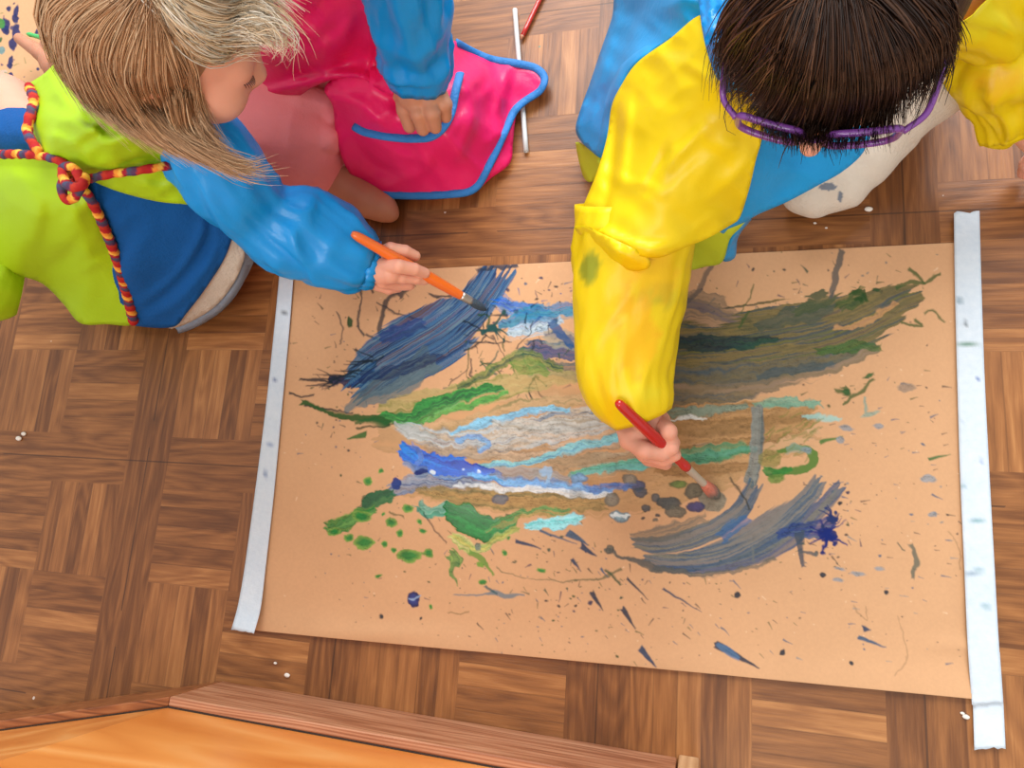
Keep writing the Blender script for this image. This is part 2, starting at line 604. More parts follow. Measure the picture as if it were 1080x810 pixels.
def solid(prims, h, k=0.01, zmin=None):
    lo = np.full(3, 1e9); hi = -lo
    for p in prims:
        if p[0] in ('-', '|'): continue
        if p[0] == 'c':
            r = max(p[3], p[4]); lo = np.minimum(lo, np.minimum(p[1], p[2]) - r); hi = np.maximum(hi, np.maximum(p[1], p[2]) + r)
        else:
            r = max(p[3]); lo = np.minimum(lo, p[1] - r); hi = np.maximum(hi, p[1] + r)
    lo -= 4 * h + k * 0.3; hi += 4 * h + k * 0.3
    n = np.ceil((hi - lo) / h).astype(int) + 1
    G = np.full(n, 0.05, np.float32)
    for p in prims:
        sub = p[0] == '-'
        q = p[1] if sub else p
        if q[0] == 'c':
            r = max(q[3], q[4]); a0 = np.minimum(q[1], q[2]) - r; a1 = np.maximum(q[1], q[2]) + r
        else:
            r = max(q[3]); a0 = q[1] - r; a1 = q[1] + r
        m = 2.0 * k + 3 * h
        i0 = np.clip(np.floor((a0 - m - lo) / h).astype(int), 0, n); i1 = np.clip(np.ceil((a1 + m - lo) / h).astype(int) + 1, 0, n)
        if np.any(i1 <= i0): continue
        sl = tuple(slice(i0[j], i1[j]) for j in range(3))
        ax = [lo[j] + np.arange(i0[j], i1[j]) * h for j in range(3)]
        X = np.stack(np.meshgrid(*ax, indexing='ij'), -1).astype(np.float32)
        if q[0] == 'c':
            ba = q[2] - q[1]; l2 = ba @ ba + 1e-12
            t = np.clip((X - q[1]) @ ba / l2, 0, 1)
            d = np.linalg.norm(X - q[1] - t[..., None] * ba, axis=-1) - (q[3] + (q[4] - q[3]) * t)
        else:
            L = (X - q[1]) @ q[2].T
            k0 = np.linalg.norm(L / q[3], axis=-1); k1 = np.linalg.norm(L / q[3] ** 2, axis=-1)
            d = k0 * (k0 - 1) / (k1 + 1e-9)
        g = G[sl]
        if sub:
            d = -d; hh = np.clip(0.5 + 0.5 * (d - g) / k, 0, 1)
            G[sl] = g + (d - g) * hh + k * hh * (1 - hh)
        else:
            hh = np.clip(0.5 + 0.5 * (g - d) / k, 0, 1)
            G[sl] = g + (d - g) * hh - k * hh * (1 - hh)
    if zmin is not None:
        zz = lo[2] + np.arange(n[2]) * h
        G = np.maximum(G, (zmin - zz)[None, None, :].astype(np.float32))
    return nets(G, lo, h)


def nets(G, lo, h):
    s = G < 0
    c = [s[i:s.shape[0] - 1 + i, j:s.shape[1] - 1 + j, k:s.shape[2] - 1 + k] for i in (0, 1) for j in (0, 1) for k in (0, 1)]
    cnt = sum(x.astype(np.int8) for x in c)
    cell = (cnt > 0) & (cnt < 8)
    ids = np.full(cell.shape, -1, np.int64)
    idx = np.argwhere(cell); ids[cell] = np.arange(len(idx))
    acc = np.zeros((len(idx), 3)); num = np.zeros(len(idx))
    offs = [(i, j, k) for i in (0, 1) for j in (0, 1) for k in (0, 1)]
    for a in range(8):
        for ax in range(3):
            if offs[a][ax]: continue
            o1 = np.array(offs[a]); o2 = o1.copy(); o2[ax] = 1
            v1 = G[tuple((idx + o1).T)]; v2 = G[tuple((idx + o2).T)]
            m = (v1 < 0) != (v2 < 0)
            t = np.where(m, v1 / np.where(m, v1 - v2, 1), 0)
            acc[m] += (o1 + (o2 - o1) * t[:, None])[m]; num[m] += 1
    V = lo + (idx + acc / num[:, None]) * h
    F = []
    for ax in range(3):
        a1, a2 = (ax + 1) % 3, (ax + 2) % 3
        sl0 = [slice(None)] * 3; sl1 = [slice(None)] * 3
        sl0[ax] = slice(0, -1); sl1[ax] = slice(1, None)
        cr = s[tuple(sl0)] != s[tuple(sl1)]
        e = np.argwhere(cr)
        e = e[(e[:, a1] > 0) & (e[:, a2] > 0) & (e[:, a1] < s.shape[a1] - 1) & (e[:, a2] < s.shape[a2] - 1)]
        d1 = np.zeros(3, int); d1[a1] = 1; d2 = np.zeros(3, int); d2[a2] = 1
        q = [ids[tuple(x.T)] for x in (e, e - d1, e - d1 - d2, e - d2)]
        flip = s[tuple(e.T)]
        Q = np.stack(q, -1)
        Q = np.where(flip[:, None], Q, Q[:, ::-1])
        F.append(Q)
    return V, np.concatenate(F)


def join_meshes(*ms):
    V = []; F = []; o = 0
    for v, f in ms:
        V.append(np.asarray(v)); F += [tuple(int(i) + o for i in q) for q in f]; o += len(v)
    return np.vstack(V), F


def frame(f, u):
    f = np.asarray(f, float); f = f / np.linalg.norm(f)
    u = np.asarray(u, float); u = u - f * (u @ f); u /= np.linalg.norm(u)
    r = np.cross(f, u)
    return f, u, r                                      # forward, up, the person's right


def head_prims(H, f, u, r, s=1.0, cheek=.026, nose=.0, ear=.008):
    H = np.asarray(H)
    at = lambda a, b, c: H + (f * a + u * b + r * c) * s
    ax = np.array([f, u, r])
    p = [ell(H, ax, np.array([.086, .080, .070]) * s),
         ell(at(.038, -.040, 0), ax, np.array([.048, .055, .050]) * s),
         ell(at(.052, -.080, 0), ax, np.array([.022, .018, .024]) * s),
         ell(at(.052, -.045, .030), ax, np.array([cheek, cheek, cheek * .92]) * s),
         ell(at(.052, -.045, -.030), ax, np.array([cheek, cheek, cheek * .92]) * s),
         cone(at(.082, -.012, 0), at(.094 + nose, -.036, 0), .006 * s, .0085 * s),
         cone(at(.086, -.039, .007), at(.086, -.039, -.007), .006 * s, .006 * s),
         cone(at(.078, -.058, .012), at(.078, -.058, -.012), .006 * s, .006 * s),
         cone(at(.076, -.066, .010), at(.076, -.066, -.010), .006 * s, .006 * s)]
    for q in (1, -1):
        p.append(ell(at(-.006, -.022, q * .070), ax, np.array([.015, .021, ear]) * s))     # ear
        p.append(ell(at(.070, -.010, q * .028), ax, np.array([.014, .011, .015]) * s))      # closed lid
    p.append(('-', ell(at(.0, -.022, .081), ax, np.array([.008, .012, .006]) * s)))
    p.append(('-', ell(at(.0, -.022, -.081), ax, np.array([.008, .012, .006]) * s)))
    return p


class Ellip:
    def __init__(self, c, ax, r): self.c, self.ax, self.r = np.asarray(c), np.asarray(ax), np.asarray(r)

    def hit(self, px, py, k=1.0):
        d = P3(px, py, 0.0) - CAM; d /= np.linalg.norm(d)
        o = (self.ax @ (CAM - self.c)) / (self.r * k); e = (self.ax @ d) / (self.r * k)
        A = e @ e; B = o @ e; Cc = o @ o - 1
        D = B * B - A * Cc
        t = (-B - math.sqrt(D)) / A if D > 0 else -B / A
        return CAM + d * t


def strands(name, groups, mat, parent, seed=1):
    """groups: (guides, count, radius, jitter, [colours]); a guide is a list of 3-D points"""
    rg = np.random.default_rng(seed)
    V = []; F = []; C = []
    M = 12
    for guides, count, rad, jit, cols in groups:
        G = []
        for g in guides:
            q = catmull(g, n=8)
            L = np.concatenate([[0], np.cumsum(np.linalg.norm(np.diff(q, axis=0), axis=1))])
            s = np.linspace(0, L[-1], M)
            G.append(np.stack([np.interp(s, L, q[:, i]) for i in range(3)], -1))
        G = np.array(G)
        for _ in range(count):
            x = rg.random() * (len(G) - 1) if len(G) > 1 else 0.0
            i = min(int(x), max(len(G) - 2, 0)); f = x - i
            p = G[i] * (1 - f) + (G[i + 1] * f if len(G) > 1 else 0)
            tt = np.linspace(0, 1, M)
            j0 = rg.normal(0, jit, 3); j1 = rg.normal(0, jit * 1.8, 3); j2 = rg.normal(0, jit * 1.2, 3)
            p = p + np.outer(1 - tt, j0) + np.outer(tt ** 2, j1) + np.outer(np.sin(tt * 5 + rg.random() * 6) * tt, j2) * 0.6
            end = 0.72 + 0.28 * rg.random(); st = 0.12 * rg.random() if len(guides) > 1 else 0
            ss = st + (end - st) * tt
            p = np.stack([np.interp(ss, tt, p[:, k]) for k in range(3)], -1)
            r = rad * (0.6 + 0.8 * rg.random()) * np.clip(1.15 - tt ** 2.2, 0.12, 1) * np.clip(tt * 6 + 0.4, 0, 1)
            tan = np.gradient(p, axis=0); tan /= np.linalg.norm(tan, axis=1)[:, None] + 1e-9
            a = np.cross(tan, np.array([0.1, 0.2, 1.0])); a /= np.linalg.norm(a, axis=1)[:, None] + 1e-9
            b = np.cross(tan, a)
            o = len(V) * 0 + sum(map(len, V))
            ring = np.stack([p + (a * math.cos(w) + b * math.sin(w)) * r[:, None] for w in (0, 2.094, 4.189)], 1)
            V.append(ring.reshape(-1, 3))
            c = lin(cols[rg.integers(len(cols))]) * (0.8 + 0.4 * rg.random())
            C.append(np.tile(c, (M * 3, 1)))
            for m in range(M - 1):
                for q in range(3):
                    w = (q + 1) % 3
                    F.append((o + m * 3 + q, o + m * 3 + w, o + m * 3 + 3 + w, o + m * 3 + 3 + q))
    return link(name, np.vstack(V), F, mat, parent, cols=np.vstack(C))


def box(lo, hi, bevel=0.0):
    import bmesh
    bm = bmesh.new(); bmesh.ops.create_cube(bm, size=1.0)
    for v in bm.verts:
        v.co = Vector([lo[i] + (v.co[i] + 0.5) * (hi[i] - lo[i]) for i in range(3)])
    if bevel: bmesh.ops.bevel(bm, geom=bm.edges[:], offset=bevel, segments=2, affect='EDGES', profile=0.6)
    bm.verts.index_update()
    V = [tuple(v.co) for v in bm.verts]; F = [tuple(v.index for v in f.verts) for f in bm.faces]
    bm.free(); return V, F


# ================================================================== the setting
M_FLOOR = floor_mat()
V, F = box((-1.6, -1.2, -0.02), (2.4, 2.4, 0.0))
tag(link('floor', V, F, M_FLOOR, smooth=False), kind='structure')

# ------------------------------------------------------------------ painting on the kraft paper
# (pigment and painted-in wet highlights, worked out per vertex of the sheet; wetness drives the gloss)
class Canvas:
    def __init__(self, corners, h=0.0008):
        tl, tr, br, bl = [P3(x, y, 0.0012)[:2] for x, y in corners]
        w = np.linalg.norm(tr - tl); hh = np.linalg.norm(bl - tl)
        self.nx, self.ny = int(w / h), int(hh / h)
        s, t = np.meshgrid(np.linspace(0, 1, self.nx), np.linspace(0, 1, self.ny))
        self.s, self.t = s, t
        xy = (tl * (1 - s)[..., None] + tr * s[..., None]) * (1 - t)[..., None] + (bl * (1 - s)[..., None] + br * s[..., None]) * t[..., None]
        self.xy = xy
        self.X, self.Y = projv(np.concatenate([xy, np.full(xy.shape[:2] + (1,), 0.0012)], -1))
        self.C = np.zeros(xy.shape[:2] + (3,)); self.wet = np.zeros(xy.shape[:2]); self.z = np.zeros(xy.shape[:2])
        n1 = fbm(self.X / 9, self.Y / 9, 3) - .5; n2 = fbm(self.X / 9 + 40, self.Y / 9 + 40, 3) - .5
        n3 = fbm(self.X / 2.6 + 9, self.Y / 2.6, 2) - .5; n4 = fbm(self.X / 2.6 + 70, self.Y / 2.6 + 3, 2) - .5
        self.WX = self.X + n1 * 9 + n3 * 0.6; self.WY = self.Y + n2 * 9 + n4 * 0.6
        # index lookup from pixels
        self.x0, self.y0 = self.X.min(), self.Y.min()

    def sub(self, x0, y0, x1, y1):
        m = (self.X > x0) & (self.X < x1) & (self.Y > y0) & (self.Y < y1)
        r = np.where(m.any(1))[0]; c = np.where(m.any(0))[0]
        if not len(r) or not len(c): return None
        return (slice(r[0], r[-1] + 1), slice(c[0], c[-1] + 1))

    def lay(self, sl, a, col, wet=0.0, h=0.0):
        a = np.clip(a, 0, 1)
        self.C[sl] = self.C[sl] * (1 - a[..., None]) + col * a[..., None]
        self.wet[sl] = self.wet[sl] * (1 - a) + wet * a
        if h: self.z[sl] = np.maximum(self.z[sl], h * a)

    def stroke(self, pts, cols, alpha=0.9, streak=0.6, freq=0.45, rag=0.25, wet=0.25, warp=1.0, h=0.0, dry=0.0, seed=None):
        """pts: (px, py, half width); cols: colours blended by the bristle noise"""
        P = catmull(pts, step=5)
        mw = P[:, 2].max() * 1.5 + 12
        sl = self.sub(P[:, 0].min() - mw, P[:, 1].min() - mw, P[:, 0].max() + mw, P[:, 1].max() + mw)
        if sl is None: return
        X = self.X[sl] + (self.WX[sl] - self.X[sl]) * warp; Y = self.Y[sl] + (self.WY[sl] - self.Y[sl]) * warp
        d, s, sd, L, ov = dist_stroke(X, Y, P[:, :2])
        ss = np.linspace(0, 1, len(P))
        ll = np.concatenate([[0], np.cumsum(np.linalg.norm(np.diff(P[:, :2], axis=0), axis=1))]); ll /= ll[-1]
        w = np.interp(s, ll, P[:, 2])
        seed = RNG.random() * 90 if seed is None else seed
        br = 0.55 * vnoise(s * L * 0.010 + seed, sd * freq * 0.6 + seed) + 0.45 * vnoise(s * L * 0.018 + seed, sd * freq * 1.7 + seed * 2)
        edge = w * (1 + rag * 2.4 * (fbm(s * L * 0.016 + seed * 2, sd * 0.22 + seed, 3) - 0.5)) - d
        edge = np.minimum(edge, w * (1.5 * vnoise(sd * 0.4 + seed, seed) - 0.75) + 1.0 - ov)
        a = np.clip(edge / 1.6 + 0.5, 0, 1)
        k = np.clip((br - 0.5) * 1.9 + 0.5, 0, 1)
        if streak: a = a * (1 - streak * np.clip((0.56 - br) * 4, 0, 1))
        if dry:
            a = a * (1 - dry * np.clip((fbm(s * L * 0.05 + seed, sd * freq * 2 + seed, 2) - 0.45) * 6, 0, 1))
        cs = np.array([lin(c) for c in cols])
        if len(cs) == 1: col = np.broadcast_to(cs[0], a.shape + (3,))
        else:
            q = np.clip(k * (len(cs) - 1), 0, len(cs) - 1.001); i = q.astype(int); f = (q - i)[..., None]
            col = cs[i] * (1 - f) + cs[i + 1] * f
        self.lay(sl, a * alpha, col, wet, h)

    def blob(self, x, y, rx, ry=None, col=(20, 40, 90), alpha=0.95, ang=0.0, rough=0.22, wet=0.5, rim=None, h=0.0, warp=0.5):
        ry = ry or rx
        m = max(rx, ry) * 1.6 + 8
        sl = self.sub(x - m, y - m, x + m, y + m)
        if sl is None: return
        X = self.X[sl] + (self.WX[sl] - self.X[sl]) * warp - x; Y = self.Y[sl] + (self.WY[sl] - self.Y[sl]) * warp - y
        c, s = math.cos(ang), math.sin(ang)
        u = (X * c + Y * s) / rx; v = (-X * s + Y * c) / ry
        th = np.arctan2(v, u); sd = RNG.random() * 60
        r = np.hypot(u, v) / (1 + rough * 2 * (fbm(np.cos(th) * 1.4 + sd, np.sin(th) * 1.4 + sd, 3) - 0.5))
        a = np.clip((1 - r) * min(rx, ry) / 1.3 + 0.5, 0, 1)
        cl = lin(col)
        if rim is not None:
            f = np.clip((r - 0.45) * 2.2, 0, 1)[..., None]
            cl = cl * (1 - f) + lin(rim) * f
        self.lay(sl, a * alpha, cl, wet, h)

    def dash(self, x, y, l, w, ang, col, alpha=0.9, wet=0.3):
        c, s = math.cos(ang), math.sin(ang)
        pts = [(x, y, w), (x + c * l * 0.35, y + s * l * 0.35, w * 0.8), (x + c * l, y + s * l, w * 0.18)]
        self.stroke(pts, [col], alpha, 0, rag=0.15, wet=wet, warp=0.25)

    def line(self, pts, w, col, alpha=0.85, rag=0.7, warp=0.6, wet=0.2):
        self.stroke([(p[0], p[1], w * (p[2] if len(p) > 2 else 1)) for p in pts], [col], alpha, 0, rag=rag, wet=wet, warp=warp)

    def splat(self, x, y, r, col, n=7, reach=2.6, alpha=0.95):
        self.blob(x, y, r, r * 0.8, col, alpha, rough=0.5)
        for _ in range(n):
            a = RNG.random() * 6.283; L = r * (1.2 + RNG.random() * reach)
            self.line([(x, y, 1.6), (x + math.cos(a) * L * 0.6, y + math.sin(a) * L * 0.6, 0.8), (x + math.cos(a) * L, y + math.sin(a) * L, 0.4)], 1.2, col, alpha)
            if RNG.random() < 0.5: self.blob(x + math.cos(a) * L, y + math.sin(a) * L, 1.6 + RNG.random() * 1.6, None, col, alpha)

    def spatter(self, box_, n, cols, r=(0.5, 1.8), dash=0.3, ang=None, alpha=0.85):
        for _ in range(n):
            x = box_[0] + RNG.random() * (box_[2] - box_[0]); y = box_[1] + RNG.random() * (box_[3] - box_[1])
            c = cols[RNG.integers(len(cols))]; rr = r[0] + (r[1] - r[0]) * RNG.random() ** 4 * 0.8
            if RNG.random() < dash:
                a = (ang if ang is not None else RNG.random() * 6.28) + RNG.normal(0, 0.18)
                self.dash(x, y, rr * (3 + 4 * RNG.random()), rr * 0.6, a, c, alpha)
            else: self.blob(x, y, rr, rr * (0.6 + 0.4 * RNG.random()), c, alpha, rough=0.3)

    def build(self, name, mat, parent, base_z, bow):
        m = np.clip((self.wet - 0.15) * 4, 0, 1)
        g = fbm(self.X / 1.6, self.Y / 1.3 + 3, 2); g2 = fbm(self.X / 7 + 5, self.Y / 3 + 3, 3); g3 = fbm(self.X / 20 + 9, self.Y / 5 + 3, 4)
        f = 1 - m * (0.22 * np.clip(g - 0.48, 0, 1) * 2 + 0.40 * np.clip(g2 - 0.5, 0, 1) * 2) + m * 0.5 * np.clip(0.42 - g2, 0, 1)
        ln = np.clip(1 - np.abs(g3 - 0.5) * 45, 0, 1) * m * 0.4
        self.C *= (f * (1 - ln))[..., None]
        z = base_z + bow(self) + self.z
        V = np.concatenate([self.xy, z[..., None]], -1).reshape(-1, 3)
        nx, ny = self.nx, self.ny
        i = np.arange((ny - 1) * nx).reshape(ny - 1, nx)[:, :-1].ravel()
        F = np.stack([i, i + nx, i + nx + 1, i + 1], -1).astype(np.int32)
        me = bpy.data.meshes.new(name)
        me.vertices.add(len(V)); me.vertices.foreach_set('co', V.astype(np.float32).ravel())
        me.loops.add(F.size); me.loops.foreach_set('vertex_index', F.ravel())
        me.polygons.add(len(F)); me.polygons.foreach_set('loop_start', np.arange(0, F.size, 4, dtype=np.int32))
        me.polygons.foreach_set('loop_total', np.full(len(F), 4, np.int32))
        me.polygons.foreach_set('use_smooth', np.ones(len(F), bool))
        a = me.color_attributes.new('Col', 'FLOAT_COLOR', 'POINT')
        c = np.ones((len(V), 4), np.float32); c[:, :3] = self.C.reshape(-1, 3); c[:, 3] = self.wet.ravel()
        a.data.foreach_set('color', c.ravel())
        me.update(calc_edges=True); me.validate()
        o = bpy.data.objects.new(name, me); COL.objects.link(o); me.materials.append(mat)
        m = o.modifiers.new('thickness', 'SOLIDIFY'); m.thickness = 0.0004; m.offset = -1
        return o


def paper_mat():
    m, t, b = new_mat('painted_kraft_paper')
    vc = t.node('ShaderNodeVertexColor', layer_name='Col')
    t.put(b.inputs['Base Color'], vc.outputs[0])
    t.put(b.inputs['Roughness'], t.mixf(vc.outputs[1], 0.65, 0.14))
    t.put(b.inputs['Specular IOR Level'], t.mixf(vc.outputs[1], 0.06, 0.34))
    tc = t.node('ShaderNodeTexCoord').outputs['Object']
    t.put(b.inputs['Normal'], t.bump(t.noise(tc, 420, 2), 0.12, 0.0006))
    return m


M_PAPER = paper_mat()
KRAFT = (206, 160, 120)


def kraft(cv):
    n = fbm(cv.X / 60, cv.Y / 60, 3)[..., None]
    f = fbm(cv.X / 2.2, cv.Y / 2.2, 2)[..., None]
    cv.C[:] = lin(KRAFT) * (0.93 + 0.10 * n + 0.07 * (f - 0.5))


cv = Canvas([(301, 291), (1009, 256), (1023, 736), (262, 664)])
kraft(cv)
NAVY = (6, 34, 80); COB = (8, 96, 196); SLATE = (52, 86, 114); STEEL = (92, 122, 152); GREEN = (6, 116, 50)
OLIVE = (112, 112, 52); TEAL = (66, 176, 176); BROWN = (148, 114, 74); SMOKE = (104, 108, 106); PALE = (156, 190, 210)
DKG = (44, 74, 42); INK = (22, 36, 48); SKY = (84, 168, 220)

# fine spatter under everything
cv.spatter((330, 285, 470, 350), 34, [INK, (60, 50, 40), DKG], (0.5, 2.0), 0.5)
cv.spatter((310, 350, 420, 480), 40, [INK, SLATE, DKG], (0.5, 1.7), 0.5, -0.2)
cv.spatter((340, 470, 480, 640), 55, [INK, DKG, SLATE], (0.4, 1.8), 0.2)
cv.spatter((480, 560, 660, 690), 90, [INK, DKG, SLATE], (0.4, 1.9), 0.35, 0.9)
cv.spatter((640, 590, 840, 700), 60, [INK, SLATE, DKG], (0.4, 1.9), 0.5, 0.7)
cv.spatter((820, 390, 1005, 500), 60, [SLATE, DKG, INK], (0.5, 2.0), 0.6, -0.15)
cv.spatter((840, 500, 1015, 700), 80, [SLATE, INK, (120, 128, 130)], (0.5, 2.0), 0.55, 0.18)
cv.spatter((720, 265, 1000, 340), 36, [DKG, INK, SMOKE], (0.5, 2.0), 0.4)
for b_ in ((330, 340, 420, 470), (470, 300, 605, 420), (440, 540, 640, 640), (840, 500, 910, 600), (700, 280, 960, 330), (560, 570, 760, 660)):
    cv.spatter(b_, 38, [INK, NAVY, DKG, (20, 70, 60)], (0.6, 2.6), 0.35)
cv.spatter((300, 280, 1015, 700), 150, [INK, (90, 70, 50)], (0.35, 0.9), 0.1)
cv.spatter((300, 280, 1015, 700), 120, [(236, 214, 186)], (0.35, 0.8), 0.1, alpha=0.7)
# creases and dents of the sheet that stay as marks
for p in ([(1000, 560), (1012, 580), (1013, 600)], [(900, 640), (915, 655), (912, 640)], [(945, 650), (958, 690), (944, 712)]):
    cv.line(p, 0.7, (140, 110, 78), 0.6)

# splashes of thin lines, upper left
for p, w in (([(382, 304), (380, 325), (377, 343)], 1.2), ([(377, 343), (385, 355)], 1), ([(420, 308), (408, 318), (402, 340), (400, 352)], 2.0),
             ([(408, 305), (430, 303), (420, 312)], 3.2), ([(452, 310), (458, 312), (470, 314), (480, 310)], 1.2), ([(398, 320), (420, 332), (436, 336)], 0.7),
             ([(355, 330), (362, 344), (358, 362)], 0.7), ([(375, 368), (384, 378)], 1.0), ([(388, 355), (404, 359)], 1.2)):
    cv.line(p, w, (58, 58, 62), 0.85)
cv.blob(369, 340, 3, 4.5, DKG)

# brownish wash behind the strokes in the middle
cv.stroke([(400, 460, 14), (500, 462, 36), (620, 455, 50), (740, 455, 50), (850, 452, 26)], [(196, 146, 96), (174, 138, 96), (206, 168, 128)], 0.7, 0.3, 0.10, 0.3, 0.3)
cv.stroke([(420, 515, 6), (520, 520, 18), (640, 525, 22), (720, 500, 30), (800, 480, 18)], [(170, 132, 84), (190, 150, 104)], 0.75, 0.3, 0.15, 0.3, 0.35)

# big slate blue brush stroke, upper left
STR = [(14, 36, 66), (18, 62, 116), (44, 94, 138), (92, 128, 146), (30, 82, 134), (14, 40, 76), (52, 100, 142)]
cv.stroke([(348, 402, 3), (372, 402, 9), (398, 390, 10)], [NAVY, (26, 30, 66)], 0.96, 0.1, rag=0.5, wet=0.4)
cv.stroke([(372, 412, 14), (402, 388, 30), (440, 366, 33), (470, 348, 31), (496, 326, 22), (512, 306, 19), (526, 284, 19)], STR, 0.97, 0.14, 0.75, 0.22, 0.2, warp=0.2)
cv.stroke([(366, 432, 4), (385, 420, 8), (420, 405, 14), (452, 380, 14)], [(70, 88, 96), (96, 116, 120)], 0.8, 0.5, 0.6, 0.4)
cv.stroke([(402, 358, 5), (418, 351, 8), (446, 340, 6)], [(26, 56, 132), (40, 66, 110)], 0.85, 0.4, rag=0.5)
cv.stroke([(380, 398, 6), (420, 392, 7), (465, 375, 4)], [(24, 30, 70), (30, 44, 84)], 0.7, 0.6, 0.5, 0.5)
cv.stroke([(505, 286, 2), (512, 284, 3), (545, 280, 3)], [(40, 52, 72)], 0.9, 0.2, rag=1.2)
for i in range(22):
    x = 345 + RNG.random() * 60; y = 404 - (x - 345) * 0.5 + RNG.normal(0, 4)
    cv.dash(x, y, 12 + RNG.random() * 20, 0.9, math.pi * (1.0 + RNG.normal(0.0, 0.12)), INK, 0.9)
for p in ([(318, 400), (335, 402), (350, 404)], [(306, 415), (318, 418), (330, 417)], [(322, 428), (345, 432), (372, 436)]):
    cv.line(p, 1.1, INK, 0.9)

# blues to the right of it
cv.stroke([(522, 318, 8), (548, 325, 9), (580, 332, 5)], [(40, 90, 160), (70, 130, 180), COB], 0.9, 0.6, 0.5, 0.7, 0.5)
cv.stroke([(530, 345, 5), (556, 333, 8), (600, 330, 7), (640, 333, 8)], [(14, 66, 146), (40, 126, 170), (54, 134, 160)], 0.92, 0.35, 0.5, 0.4, 0.5)
cv.stroke([(540, 352, 5), (570, 346, 6), (590, 340, 4)], [(60, 140, 196), (180, 205, 215)], 0.85, 0.4, 0.6, 0.6, 0.5)
cv.stroke([(545, 372, 4), (580, 370, 9), (640, 378, 9)], [(40, 52, 70), (32, 64, 120), (62, 88, 104)], 0.92, 0.35, 0.6, 0.5, 0.4)
cv.stroke([(560, 392, 5), (590, 388, 9), (640, 394, 10)], [(52, 62, 72), (86, 100, 100), (40, 66, 112)], 0.9, 0.4, 0.5, 0.5, 0.35)
cv.stroke([(575, 355, 6), (600, 358, 8), (640, 362, 9)], [(120, 140, 150), (150, 150, 132), (52, 84, 124)], 0.8, 0.4, 0.5, 0.5, 0.35)
cv.line([(582, 340, 1.4), (592, 356, 1.2), (604, 366, 1)], 3, (40, 80, 130))
cv.spatter((512, 290, 604, 345), 46, [NAVY, (36, 80, 140), SLATE, INK], (0.7, 3.2), 0.4)
cv.spatter((486, 340, 600, 420), 70, [DKG, INK, (46, 90, 70)], (0.5, 2.0), 0.45)
for _ in range(24):
    x = 490 + RNG.random() * 80; y = 340 + RNG.random() * 75; a = RNG.random() * 6.28; L = 10 + RNG.random() * 26
    cv.line([(x, y), (x + math.cos(a) * L * .5 + RNG.normal(0, 3), y + math.sin(a) * L * .5 + RNG.normal(0, 3)), (x + math.cos(a) * L, y + math.sin(a) * L)], 0.8, [DKG, INK, (50, 86, 76)][RNG.integers(3)])
cv.splat(520, 346, 5, (34, 74, 72), 9, 3)

# greens, centre left
cv.stroke([(400, 432, 7), (440, 428, 14), (500, 415, 14), (560, 402, 10), (612, 398, 6)], [(150, 142, 78), (176, 160, 104), (120, 128, 60)], 0.85, 0.35, 0.3, 0.4, 0.35)
cv.stroke([(456, 455, 5), (500, 446, 8), (560, 430, 9), (615, 420, 6)], [(160, 140, 92), (190, 158, 116), (130, 126, 84)], 0.8, 0.3, 0.3, 0.4, 0.3)
cv.stroke([(402, 438, 4), (432, 444, 8), (448, 432, 9), (470, 424, 7), (505, 413, 5), (530, 408, 3)], [GREEN, (40, 148, 60), (20, 100, 50)], 0.95, 0.1, 0.4, 0.35, 0.85, h=0.0004)
cv.stroke([(446, 445, 2), (476, 432, 4), (508, 424, 4), (535, 412, 2)], [(30, 150, 66), (90, 160, 70)], 0.9, 0.2, 0.4, 0.5, 0.8)
cv.stroke([(486, 410, 3), (520, 392, 4), (552, 376, 5), (590, 388, 4)], [(60, 120, 60), (130, 140, 70), (40, 84, 60)], 0.85, 0.4, 0.4, 0.8, 0.4)
cv.stroke([(540, 385, 4), (565, 388, 7), (580, 395, 3)], [(120, 140, 60), (90, 130, 60)], 0.85, 0.2, 0.4, 0.5, 0.5)
cv.line([(318, 424, 1.6), (330, 428, 1.0), (348, 436, 1.2), (375, 441, 1.6), (400, 442, 2.2), (412, 446, 2.0)], 1.6, (44, 84, 40), 0.95)
cv.stroke([(376, 446, 2), (392, 445, 3.6), (412, 448, 3)], [(36, 90, 44)], 0.9, 0.1, rag=0.5)
cv.dash(386, 458, -19, 3.2, -0.25, (34, 96, 42))
cv.line([(378, 452), (402, 450), (420, 447)], 0.8, (44, 60, 40))

# pale and blue swirls of the centre
cv.stroke([(420, 450, 6), (450, 462, 11), (500, 468, 16), (560, 455, 16), (640, 440, 14)], [(150, 160, 168), (176, 196, 206), (186, 168, 144), (120, 138, 156)], 0.9, 0.25, 0.28, 0.35, 0.5)
cv.stroke([(418, 448, 3), (432, 456, 5), (455, 464, 5)], [(198, 206, 206), (150, 150, 140)], 0.8, 0.3)
cv.stroke([(450, 478, 5), (500, 477, 7), (560, 480, 8), (620, 470, 7), (700, 460, 6)], [(140, 116, 92), (170, 148, 122), (196, 166, 136)], 0.85, 0.3, 0.35, 0.5, 0.4)
cv.stroke([(474, 456, 2), (520, 444, 5), (560, 434, 4), (600, 432, 2)], [(70, 176, 226), (150, 208, 230)], 0.9, 0.25, 0.4, 0.6, 0.8)
cv.stroke([(478, 464, 2), (508, 462, 4), (516, 470, 3), (506, 474, 2)], [(66, 138, 206), (120, 170, 214)], 0.85, 0.2, 0.4, 0.4, 0.8)
cv.stroke([(520, 446, 5), (570, 455, 12), (640, 450, 15)], [(206, 178, 150), (190, 190, 184), (160, 150, 132)], 0.8, 0.35, 0.25, 0.5, 0.4)
cv.stroke([(560, 495, 9), (620, 492, 12), (680, 484, 10), (760, 472, 8)], [(176, 150, 118), (150, 132, 104), (196, 178, 150)], 0.85, 0.25, 0.25, 0.4, 0.4)
